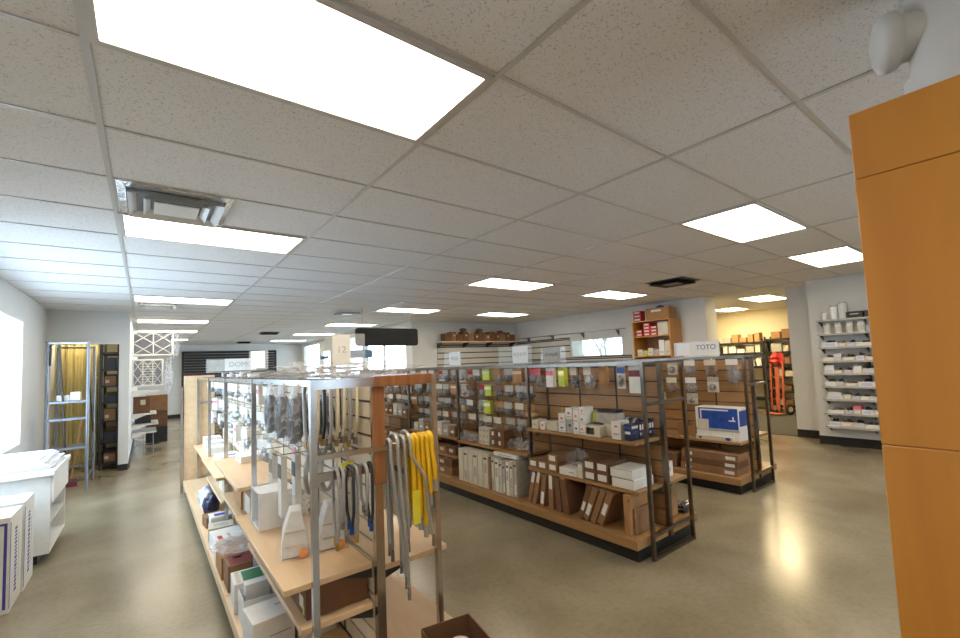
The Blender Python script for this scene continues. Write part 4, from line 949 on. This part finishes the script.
for x in (-1.25, -0.45, 0.35, 1.2): obj('bracket', MB().prism([(-0.128, -0.16), (0.14, -0.04), (0.14, -0.031), (-0.128, -0.031)], -0.012, 0.012, Matrix.Translation((x, 0, 0)) @ Matrix.Rotation(-PI / 2, 4, 'Z')), M['darkmetal'], t)
x = 5.92
for k in range(13):
    w = (0.19, 0.15, 0.21, 0.17)[k % 4]; h = (0.20, 0.24, 0.18, 0.25, 0.21)[k % 5]
    carton('brown carton on the long corner shelf, %s from the pillar end' % ORD[k], x + w / 2, 9.22, 2.071, w - 0.012, 0.22, h, ('card2', 'card', 'card2')[k % 3], marks=[('-y', 0.02, h * 0.6, 0.045, 0.04, 'ivory')] if k % 2 else [], tape=False)
    x += w
    if k in (3, 6, 10):
        crumple('dark rounded bundle lying on the brown cartons of the corner shelf, %s one' % ORD[(3, 6, 10).index(k)], x - w / 2, 9.22, 2.074 + h, 0.10, 0.08, 0.05, 'brownpart', 80 + k, 0.15)
t = thing('wall_rail', 'thin metal shelf rail high on the wall above the bright strip window', 'rail', (8.549, 7.4, 2.13))
obj('rail_bar', MB().box(-0.30, -0.27, -1.85, 1.55, -0.02, 0.0), M['steel'], t)
for y in (-1.5, -0.5, 0.5, 1.4): obj('bracket', MB().prism([(-0.27, -0.02), (-0.12, -0.02), (-0.001, -0.14), (-0.001, -0.001), (-0.27, -0.001)], y - 0.010, y + 0.010), M['steel'], t)
# bare tree outside the strip window
t = thing('bare_tree', 'pale bare branches seen through the bright strip window', 'tree', (11.2, 8.4, -0.3))
def branch(mb, p, d, L, r, n, rr):
    q = p + d * L
    mb.tube([p, (p + q) / 2 + Vector((rr.uniform(-.04, .04),) * 3), q], [r, r * 0.8, r * 0.6], 6)
    if n:
        for _ in range(3):
            dd = (d + Vector((rr.uniform(-.8, .8), rr.uniform(-.8, .8), rr.uniform(-.15, .7)))).normalized()
            branch(mb, q - d * L * rr.uniform(0, 0.4), dd, L * 0.66, r * 0.6, n - 1, rr)
tb2 = MB(); branch(tb2, Vector((0, 0, 0)), Vector((0, 0, 1)), 1.5, 0.09, 4, random.Random(3))
obj('branches', tb2, M['bark'], t)

# ------------------------------------------------------------------ wood wall cabinet
t = thing('wall_cabinet', 'open orange wood cabinet of boxes standing high against the right wall', 'cabinet', (8.1, 4.86, 0))
cx0, cx1, cy0, cy1, cz0, cz1 = 0.0, 0.44, -0.42, 0.40, 0.0, 2.22
obj('side_panel', MB().box(cx0, cx1, cy0, cy0 + 0.022, cz0, cz1), M['orange'], t)
obj('side_panel', MB().box(cx0, cx1, cy1 - 0.022, cy1, cz0, cz1), M['orange'], t)
for z in (0.10, 0.55, 1.0, 1.48, 1.88, 2.198):
    obj('shelf', MB().box(cx0, cx1, cy0 + 0.022, cy1 - 0.022, z, z + 0.022), M['orange'], t)
obj('back_panel', MB().box(cx1 - 0.012, cx1, cy0 + 0.022, cy1 - 0.022, 0.1, 2.198), M['cherry'], t)
Z3 = 1.903
for r in range(4):
    for c in range(2):
        if r == 3 and c == 0: continue
        carton('red and white small box on the cabinet shelf, %s layer, %s column' % (ORD[r], ('pale box side', 'empty side')[c]), 8.22, 4.80 + 0.155 * c, Z3 + 0.066 * r, 0.18, 0.15, 0.063, 'red', marks=[('-x', 0, 0.034, 0.10, 0.028, 'white')], tape=False, bevel=0)
for r in range(2):
    carton('red and white small box at the empty end of the cabinet shelf, %s' % ('lower', 'upper')[r], 8.22, 5.13, Z3 + 0.066 * r, 0.18, 0.15, 0.063, 'red', marks=[('-x', 0, 0.034, 0.10, 0.028, 'white')], tape=False, bevel=0)
carton('pale grey box beside the red boxes on the cabinet shelf', 8.23, 4.60, Z3, 0.2, 0.22, 0.24, 'ivory', tape=False)
carton('pale lid lying on the grey cabinet box', 8.23, 4.60, Z3 + 0.243, 0.2, 0.2, 0.02, 'greycard', tape=False, bevel=0)
for k in range(6):
    carton('small mixed carton on the lower open shelf of the wood cabinet, %s in line' % ORD[k], 8.2, 4.53 + 0.122 * k, 1.503, 0.14, 0.11, (0.28, 0.30, 0.12, 0.15, 0.10, 0.13)[k], ('ivory', 'white', 'greycard', 'ivory', 'lime', 'ivory')[k], marks=[('-x', 0, 0.06, 0.06, 0.03, 'greycard')], tape=False, bevel=0)
carton('large brown open carton on top of the wood cabinet', 8.30, 4.72, 2.221, 0.28, 0.50, 0.24, 'card3', open_top=True, marks=[('-x', 0.02, 0.18, 0.22, 0.045, 'white')])
crumple('crumpled dark packing sticking out of the carton on the wood cabinet', 8.30, 4.72, 2.226, 0.10, 0.19, 0.14, 'darkpart', 91, 0.15)
for r in range(3):
    carton('red and white box on the cabinet top by the wall window, %s of three' % ('lowest', 'middle', 'topmost')[r], 8.22, 5.16, 2.221 + 0.072 * r, 0.16, 0.17, 0.07, 'red', marks=[('-x', 0, 0.036, 0.12, 0.03, 'white')], tape=False, bevel=0)

# ------------------------------------------------------------------ back room beyond the doorway
o = obj('doorway_carpet', MB().box(8.96, 12.0, 1.8, 5.2, 0.0, 0.008), M['rug']); tag(o, 'dark grey carpet lying just inside the back room doorway', 'carpet')
def steel_rack(label, x, y0, y1, zs, dep=0.40):
    t = thing('steel_shelving', label, 'shelving', (x, (y0 + y1) / 2, 0)); h = (y1 - y0) / 2
    for sx in (-dep / 2, dep / 2):
        for sy in (-h, h): obj('post', MB().box(sx - 0.018, sx + 0.018, sy - 0.018, sy + 0.018, 0, zs[-1] + 0.06), M['black'], t)
    for z in zs: obj('shelf', MB().box(-dep / 2 - 0.01, dep / 2 + 0.01, -h + 0.02, h - 0.02, z - 0.06, z), M['black'], t)
    return t
steel_rack('black steel shelving along the far wall of the back room', 12.72, 4.42, 5.66, (0.30, 0.75, 1.12, 1.47, 1.75))
steel_rack('second black steel shelving of the back room beside the doorway edge', 12.72, 3.1, 4.36, (0.14, 0.50, 0.85, 1.16, 1.47, 1.80))
rr = random.Random(21)
for s, (y0, zz) in enumerate(((4.48, (1.12, 1.47, 1.75)), (3.18, (0.14, 0.5, 0.85, 1.16, 1.47, 1.8)))):
    for zi, z in enumerate(zz):
        y = y0
        k = 0
        while y < (5.36, 4.06)[s]:
            w = rr.uniform(0.12, 0.24); h = rr.uniform(0.10, 0.24); mm = rr.choice(['card3', 'white', 'ivory', 'card3', 'card', 'greycard'] if zi == len(zz) - 1 else ['white', 'ivory', 'white', 'greycard', 'card'])
            carton('%s box in the back room, %s rack, %s shelf, %s in line' % ({'card3': 'tan', 'white': 'white', 'ivory': 'ivory', 'orangep': 'orange', 'card': 'brown', 'greycard': 'grey'}[mm], ('corner', 'doorway')[s], ORD[zi] + ' visible', ORD[k]), 12.66, y + w / 2, z, 0.22, w - 0.02, h, mm, tape=False, bevel=0)
            y += w + 0.02; k += 1
# hand trucks
t = thing('hand_truck', 'red hand truck with black tyres standing in the back room', 'hand truck', (11.75, 3.93, 0.009), -0.5)
fr = MB()
for y in (-0.17, 0.17): fr.tube([(0, y, 0.10), (0.02, y, 0.7), (0.06, y, 1.2), (0.10, y * 0.8, 1.28)], 0.02, 8)
obj('frame', fr, M['truckred'], t)
for z in (0.35, 0.6, 0.85, 1.08): obj('cross_bar', MB().rod((0.02 + 0.04 * z, -0.17, z), (0.02 + 0.04 * z, 0.17, z), 0.015), M['truckred'], t)
obj('slat', MB().box(-0.005, 0.012, -0.05, 0.05, 0.1, 1.1, Matrix.Rotation(0.04, 4, 'Y')), M['truckred'], t)
obj('toe_plate', MB().box(-0.25, 0.0, -0.2, 0.2, 0.02, 0.03), M['truckred'], t)
obj('strap_bundle', MB().blob(0.08, 0, 1.28, 0.10, 0.17, 0.15, 8, 0.3, 16, 10), M['red'], t)
for y in (-0.22, 0.22):
    w = obj('wheel', MB().tube(arc((0.10, y, 0.125), 0.09, 0, 2 * PI, 24, 'xz')[:-1], 0.034, 8, True), M['rubber'], t)
    obj('hub', MB().lathe([(0, -0.025), (0.06, -0.02), (0.06, 0.02), (0, 0.025)], 16, Matrix.Translation((0.10, y, 0.125)) @ Matrix.Rotation(PI / 2, 4, 'X')), M['greycard'], w)

# ------------------------------------------------------------------ orange wood cabinet at the camera's side
t = thing('tall_cabinet', 'tall orange plywood cabinet side filling the picture edge', 'cabinet', (1.62, 0.30, 0))
obj('side_panel', MB().box(0, 0.02, -1.1, 0, 0, 1.232), M['orange'], t, bevel=0.003)
obj('side_panel', MB().box(0.001, 0.02, -1.1, 0, 1.2335, 1.985), M['orange'], t, bevel=0.002)
obj('side_panel', MB().box(0, 0.02, -1.1, 0, 1.9865, 2.18), M['orange'], t, bevel=0.003)
obj('top_panel', MB().box(0.02, 0.5, -1.1, -0.02, 2.13, 2.155), M['orange'], t)
obj('back_panel', MB().box(0.02, 0.5, -0.02, 0, 0, 2.18), M['orange'], t)
obj('side_panel', MB().box(0.48, 0.5, -1.1, -0.02, 0, 2.13), M['orange'], t)
t = thing('pipe_fitting', 'white plastic pipe tee standing on top of the orange cabinet', 'pipe', (1.765, 0.078, 2.156))
obj('pipe_body', MB().lathe([(0.09, 0), (0.118, 0), (0.118, 0.098), (0.102, 0.103), (0.102, 0.34), (0.112, 0.345), (0.112, 0.42), (0.09, 0.42)], 36), M['pvc'], t)
ang = math.radians(108)
mx = Matrix.Translation((0, 0, 0.232)) @ Matrix.Rotation(ang, 4, 'Z') @ Matrix.Rotation(PI / 2, 4, 'Y')
obj('branch_socket', MB().lathe([(0.066, 0.05), (0.066, 0.118), (0.078, 0.124), (0.082, 0.130), (0.082, 0.152), (0.076, 0.164), (0.058, 0.174), (0.03, 0.180), (0.0, 0.182)], 32, mx), M['pvc'], t)
o = obj('cable', MB().tube([(1.66, 0.255, 2.186), (1.67, 0.262, 2.20), (1.69, 0.262, 2.207), (1.72, 0.25, 2.20), (1.73, 0.245, 2.16)], 0.0028, 6), M['white']); tag(o, 'thin white cable arching over the top edge of the orange cabinet', 'cable')

# ------------------------------------------------------------------ counter, papers and boxes by the window
t = thing('counter', 'white counter unit with an overhanging top by the bright window', 'counter', (-0.62, 5.1, 0))
obj('kick_base', MB().box(-0.56, -0.08, 0.10, 0.85, 0, 0.085), M['black'], t)
obj('body', MB().box(-0.57, 0.0, 0.03, 0.055, 0.085, 0.72).box(-0.57, 0, 0.86, 0.885, 0.085, 0.72).box(-0.57, 0, 0.055, 0.86, 0.085, 0.11).box(-0.57, -0.55, 0.055, 0.86, 0.11, 0.72), M['white'], t, bevel=0.003)
obj('drawer_front', MB().box(0.001, 0.02, 0.035, 0.88, 0.50, 0.715), M['white'], t, bevel=0.003)
obj('shelf', MB().box(-0.55, -0.01, 0.056, 0.859, 0.30, 0.32), M['white'], t)
obj('countertop', MB().box(-0.575, 0.03, -0.02, 0.93, 0.721, 0.76), M['white'], t, bevel=0.004)
z = 0.761
for k in range(7):
    o = carton('white paper sheet stack on the counter, %s from the bottom' % ORD[k], -0.88 + 0.012 * (k % 3) - 0.012 * k, 5.60 - 0.012 * k, z, 0.50, 0.70, 0.011, 'paper', rotz=0.05 * (k % 2) - 0.02, tape=False, name='paper_stack', cat='paper', bevel=0)
    z += 0.0125
def ship_box(label, x, y, sx, sy, sz):
    t = thing('shipping_box', label, 'box', (x, y, 0))
    obj('carton_body', MB().cbox(0, 0, 0.001, sx, sy, sz), M['white'], t, bevel=0.003)
    e = 0.001; a = sx / 2; b = sy / 2
    p = obj('printed_frame', MB().box(-a + 0.02, a - 0.015, -b - e, -b, sz - 0.05, sz - 0.035).box(a - 0.03, a - 0.015, -b - e, -b, 0.03, sz - 0.05).box(a, a + e, -b + 0.0, -b + 0.012, 0.03, sz - 0.035), M['blueink'], t)
    mb = MB(); z0 = 0.09
    q = random.Random(int(y * 10))
    while z0 < sz - 0.10:
        h = q.choice([0.012, 0.02, 0.016])
        mb.box(a, a + e, -b + 0.13, -b + 0.19, z0, z0 + h); z0 += h + 0.011
    obj('printed_line', mb, M['blueink'], t)
    obj('printed_line', MB().box(a, a + e, -b + 0.24, -b + 0.246, 0.14, sz - 0.16), M['greycard'], t)
    return t
ship_box('white carton with blue frame print standing in front of the counter, closer to the camera', -0.95, 4.425, 0.50, 0.34, 0.615)
ship_box('white carton with blue frame print standing directly against the counter end', -0.95, 4.785, 0.52, 0.34, 0.632)

# ------------------------------------------------------------------ closet opening and rolling rack
for k in range(3):
    pass
o = obj('gold_curtain', MB().add([(-1.19 + 0.54 * i / 40, 10.05 + 0.035 * math.sin(i * 0.95), z) for z in (0.02, 2.25) for i in range(41)] + [(-1.19 + 0.54 * i / 40, 10.065 + 0.035 * math.sin(i * 0.95), z) for z in (0.02, 2.25) for i in range(41)],
    [(i, i + 1, 41 + i + 1, 41 + i) for i in range(40)] + [(82 + i + 1, 82 + i, 123 + i, 123 + i + 1) for i in range(40)], None, True), M['gold'])
tag(o, 'gold curtain hanging inside the closet opening behind the steel rack', 'curtain')
t = thing('closet_shelving', 'dark shelving of cartons inside the closet opening', 'shelving', (-0.52, 9.95, 0))
for sx in (-0.068, 0.158):
    for sy in (-0.35, 0.6): obj('post', MB().box(sx - 0.02, sx + 0.02, sy - 0.02, sy + 0.02, 0, 2.2), M['black'], t)
for z in (0.12, 0.45, 0.8, 1.1, 1.38, 1.66, 1.94): obj('shelf', MB().box(-0.07, 0.178, -0.37, 0.62, z - 0.025, z), M['black'], t)
for k, z in enumerate((0.12, 0.45, 0.8, 1.1, 1.38, 1.66)):
    for j in range(2):
        carton('%s on the dark closet shelving, %s shelf up, %s' % (('brown carton', 'dark carton')[(k + j) % 2], ORD[k], ('front one', 'rear one')[j]), -0.47, 9.76 + 0.34 * j, z, 0.15, 0.25, 0.13 + 0.03 * ((k + j) % 3), ('card', 'black')[(k + j) % 2], marks=[('-y', -0.04, 0.07, 0.05, 0.05, 'ivory')] if (k + j) % 2 == 0 else [], tape=False, bevel=0)
t = thing('rolling_rack', 'grey steel step rack standing before the closet opening', 'rack', (-0.82, 8.05, 0))
P = {}
for n, (x, y) in dict(a=(-0.215, 0), b=(0.19, 0), c=(-0.215, 0.9), d=(0.19, 0.9)).items():
    top = 2.02 if n in 'ab' else 2.0
    obj('post', MB().tube([(x, y, 0.0), (x, y, top)], 0.017, 8), M['steel'], t)
obj('top_bar', MB().rod((-0.215, 0, 2.0), (0.19, 0, 2.0), 0.016), M['tin'], t)
obj('top_bar', MB().rod((-0.215, 0.9, 1.985), (0.19, 0.9, 1.985), 0.014), M['steel'], t)
obj('hook_pipe', MB().tube([(-0.19, 0.02, 1.7), (-0.185, 0.02, 1.93)] + arc((-0.145, 0.02, 1.95), 0.045, PI, 0.3, 8, 'xz') + [(-0.06, 0.05, 1.2), (-0.03, 0.06, 0.5)], 0.013, 7), M['darkmetal'], t)
for z in (1.22, 0.99, 0.60): obj('shelf', MB().box(-0.2, 0.175, 0.01, 0.30 + 0.2 * (1.22 - z), z - 0.028, z), M['steel'], t)
for z in (0.16, 0.35):
    obj('side_bar', MB().rod((0.19, 0, z), (0.19, 0.9, z), 0.012), M['darkmetal'], t)
    obj('cross_bar', MB().rod((-0.215, 0, z), (0.19, 0, z), 0.012), M['darkmetal'], t)
obj('side_bar', MB().rod((0.19, 0, 1.7), (0.19, 0.9, 0.7), 0.010), M['darkmetal'], t)
carton('lower white box on the steel step rack shelf', -0.885, 8.21, 1.221, 0.13, 0.12, 0.075, 'white', tape=False)
carton('taller white box behind the low one on the steel step rack', -0.765, 8.20, 1.221, 0.10, 0.12, 0.115, 'white', tape=False)
t = thing('push_broom', 'broom with red head leaning inside the steel rack base', 'broom', (-0.86, 8.55, 0.0))
obj('handle', MB().rod((0.03, 0, 0.10), (0.12, 0.12, 0.95), 0.012), M['card3'], t)
obj('brush_head', MB().box(-0.08, 0.10, -0.05, 0.05, 0.001, 0.11), M['maroon'], t)

# ------------------------------------------------------------------ wire basket rack on the closet wall
XC = -0.219
def wire_panel(x0, x1, z0, z1, y, nx, r=0.007):
    mb = MB()
    mb.rod((x0, y, z0), (x1, y, z0), r * 1.5, 6).rod((x0, y, z1), (x1, y, z1), r * 1.5, 6)
    for i in range(nx + 1):
        x = x0 + (x1 - x0) * i / nx
        mb.rod((x, y, z0), (x, y, z1), r * (1.5 if i in (0, nx) else 1), 6)
        if i < nx:
            xn = x0 + (x1 - x0) * (i + 1) / nx; zm = (z0 + z1) / 2
            for (a, b, c, d) in ((x, z0, xn, zm), (x, zm, xn, z0), (x, zm, xn, z1), (x, z1, xn, zm)):
                mb.rod((a, y, b), (c, y, d), r * 0.8, 5)
    return mb
def wire_shelf_unit(label, z0, z1, x1, y0, y1, nx, mid):
    t = thing('wire_basket', label, 'basket', (XC, y0, z0))
    w = x1 - XC; h = z1 - z0
    for k, y in enumerate((0, y1 - y0)): obj('wire_panel', wire_panel(0.015, w, 0.02, h, y, nx), M['tin'], t)
    bt = MB()
    for k in range(9): bt.rod((0.01, (y1 - y0) * k / 8, 0.02), (w, (y1 - y0) * k / 8, 0.02), 0.005, 5)
    bt.rod((w, 0, 0.02), (w, y1 - y0, 0.02), 0.009, 6).rod((w, 0, h), (w, y1 - y0, h), 0.009, 6).rod((0.012, 0, h), (0.012, y1 - y0, h), 0.009, 6)
    for k in range(mid): bt.rod((w * 0.28, 0.02, 0.05 + h * 0.85 * k / mid), (w * 0.78, 0.02, 0.05 + h * 0.85 * k / mid), 0.006, 5)
    obj('wire_bottom', bt, M['tin'], t)
    obj('back_sheet', MB().box(0.014, w, y1 - y0 - 0.03, y1 - y0 - 0.02, 0.02, h), M['steel'], t)
    return t
WB = [wire_shelf_unit('upper white wire basket with crossed wires on the closet wall', 1.92, 2.40, 0.44, 11.0, 11.7, 2, 0),
      wire_shelf_unit('lower white wire basket with level wires on the closet wall', 1.30, 1.84, 0.27, 11.0, 11.7, 3, 9)]
obj('plastic_wrap', MB().blob(0.72, 0.30, 0.22, 0.06, 0.30, 0.25, 101, 0.25, 22, 14), M['film_w'], WB[0])
obj('plastic_wrap', MB().blob(0.60, 0.30, 0.22, 0.08, 0.28, 0.32, 103, 0.2, 22, 14), M['film_w'], WB[1])
crumple('heap of milky wrap lying along the top of the upper wire basket', 0.10, 11.3, 2.402, 0.26, 0.25, 0.025, 'film_w', 107, 0.2)
for k, (z, w) in enumerate(((1.215, 0.44), (0.77, 0.40), (0.565, 0.43), (0.41, 0.40))):
    t = thing('wall_shelf', 'white bracket shelf on the closet wall, %s under the wire baskets' % ORD[k], 'shelf', (XC, 11.0, z))
    obj('shelf_board', MB().box(0.001, w, 0, 0.9, -0.025, 0), M['tin'], t)
    for yb in (0, 0.86): obj('bracket', MB().prism([(0.001, -0.10), (0.05, -0.10), (w * 0.6, -0.026), (0.001, -0.026)], yb, yb + 0.02), M['tin'], t)
carton('brown carton with a white label on the white bracket shelves', XC + 0.16, 11.28, 0.771, 0.27, 0.30, 0.33, 'card2', marks=[('-y', 0.02, 0.22, 0.08, 0.10, 'ivory')])
carton('dark carton stored on the third white bracket shelf', XC + 0.18, 11.3, 0.566, 0.26, 0.30, 0.14, 'black')
for k in range(3):
    carton('brown carton stacked on the floor behind the bracket shelves, %s' % ('lowest', 'middle', 'topmost')[k], 0.21, 12.75, 0.36 * k, 0.40, 0.50, 0.35, ('black', 'card2', 'card')[k])
t = thing('wire_stand', 'small grey wire stand on the floor under the bracket shelves', 'stand', (-0.02, 11.3, 0))
for x in (-0.15, 0.0, 0.15):
    for y in (-0.2, 0.2): obj('wire_leg', MB().rod((x, y, 0), (x, y, 0.38), 0.008, 6), M['steel'], t)
for z in (0.12, 0.375): obj('wire_ring', MB().tube([(-0.15, -0.2, z), (0.15, -0.2, z), (0.15, 0.2, z), (-0.15, 0.2, z)], 0.006, 6, True), M['steel'], t)
# black slatted shutter on the back wall
t = thing('roll_shutter', 'wide black slatted shutter on the back wall', 'shutter', (2.6, 18.985, 0.35))
sl = MB()
for k in range(19): sl.box(-1.5, 1.5, -0.045, -0.012, 0.1 * k + 0.006, 0.1 * k + 0.094)
obj('slat_curtain', sl, M['shutter'], t)
obj('shutter_frame', MB().box(-1.58, -1.505, -0.06, 0, -0.35, 2.0).box(1.505, 1.58, -0.06, 0, -0.35, 2.0).box(-1.58, 1.58, -0.06, 0, 1.91, 2.0), M['black'], t)

# ------------------------------------------------------------------ light, sky, camera
W = bpy.data.worlds.new('sky'); SC.world = W; W.use_nodes = True
bg = W.node_tree.nodes['Background']
bg.inputs['Color'].default_value = (0.66, 0.83, 1.0, 1); bg.inputs['Strength'].default_value = 7.2
def portal(loc, rot, sx, sy):
    l = bpy.data.lights.new('sky_portal', 'AREA'); l.shape = 'RECTANGLE'; l.size = sx; l.size_y = sy; l.energy = 1
    l.cycles.is_portal = True
    o = bpy.data.objects.new('sky_portal', l); COL.objects.link(o); o.location = loc; o.rotation_euler = rot
portal((-1.40, 5.96, 1.5), (0, -PI / 2, 0), 1.55, 3.35)
portal((5.35, 14.2, 1.4), (0, PI / 2, 0), 2.2, 9.0)
portal((3.2, -3.25, 1.55), (PI / 2, 0, 0), 2.0, 1.1)
def lamp(loc, e, col, r=0.06):
    l = bpy.data.lights.new('added_closet_bulb', 'POINT'); l.energy = e; l.color = col; l.shadow_soft_size = r
    o = bpy.data.objects.new('added_closet_bulb', l); COL.objects.link(o); o.location = loc
lamp((-0.8, 9.75, 2.45), 10, (1, 0.88, 0.62))  # unseen bulb added to give the closet its warm light

f, yaw, pit, rol, cy_, H = 434.595, 0.6568, 0.066, -0.042, 333.79, 1.5057
F = Vector((math.sin(yaw) * math.cos(pit), math.cos(yaw) * math.cos(pit), math.sin(pit)))
R = Vector((math.cos(yaw), -math.sin(yaw), 0)); U = R.cross(F)
R2 = R * math.cos(rol) + U * math.sin(rol); U2 = -R * math.sin(rol) + U * math.cos(rol)
cam = bpy.data.cameras.new('camera'); co = bpy.data.objects.new('camera', cam); COL.objects.link(co)
co.matrix_world = Matrix(((R2.x, U2.x, -F.x, 0), (R2.y, U2.y, -F.y, 0), (R2.z, U2.z, -F.z, H), (0, 0, 0, 1)))
cam.sensor_width = 36; cam.lens = f / 960 * 36; cam.shift_y = (cy_ - 319) / 960; cam.clip_start = 0.02
SC.camera = co
SC.view_settings.view_transform = 'Standard'; SC.view_settings.look = 'None'; SC.view_settings.gamma = 1
SC.view_settings.use_curve_mapping = False
SC.view_settings.exposure = 1.0
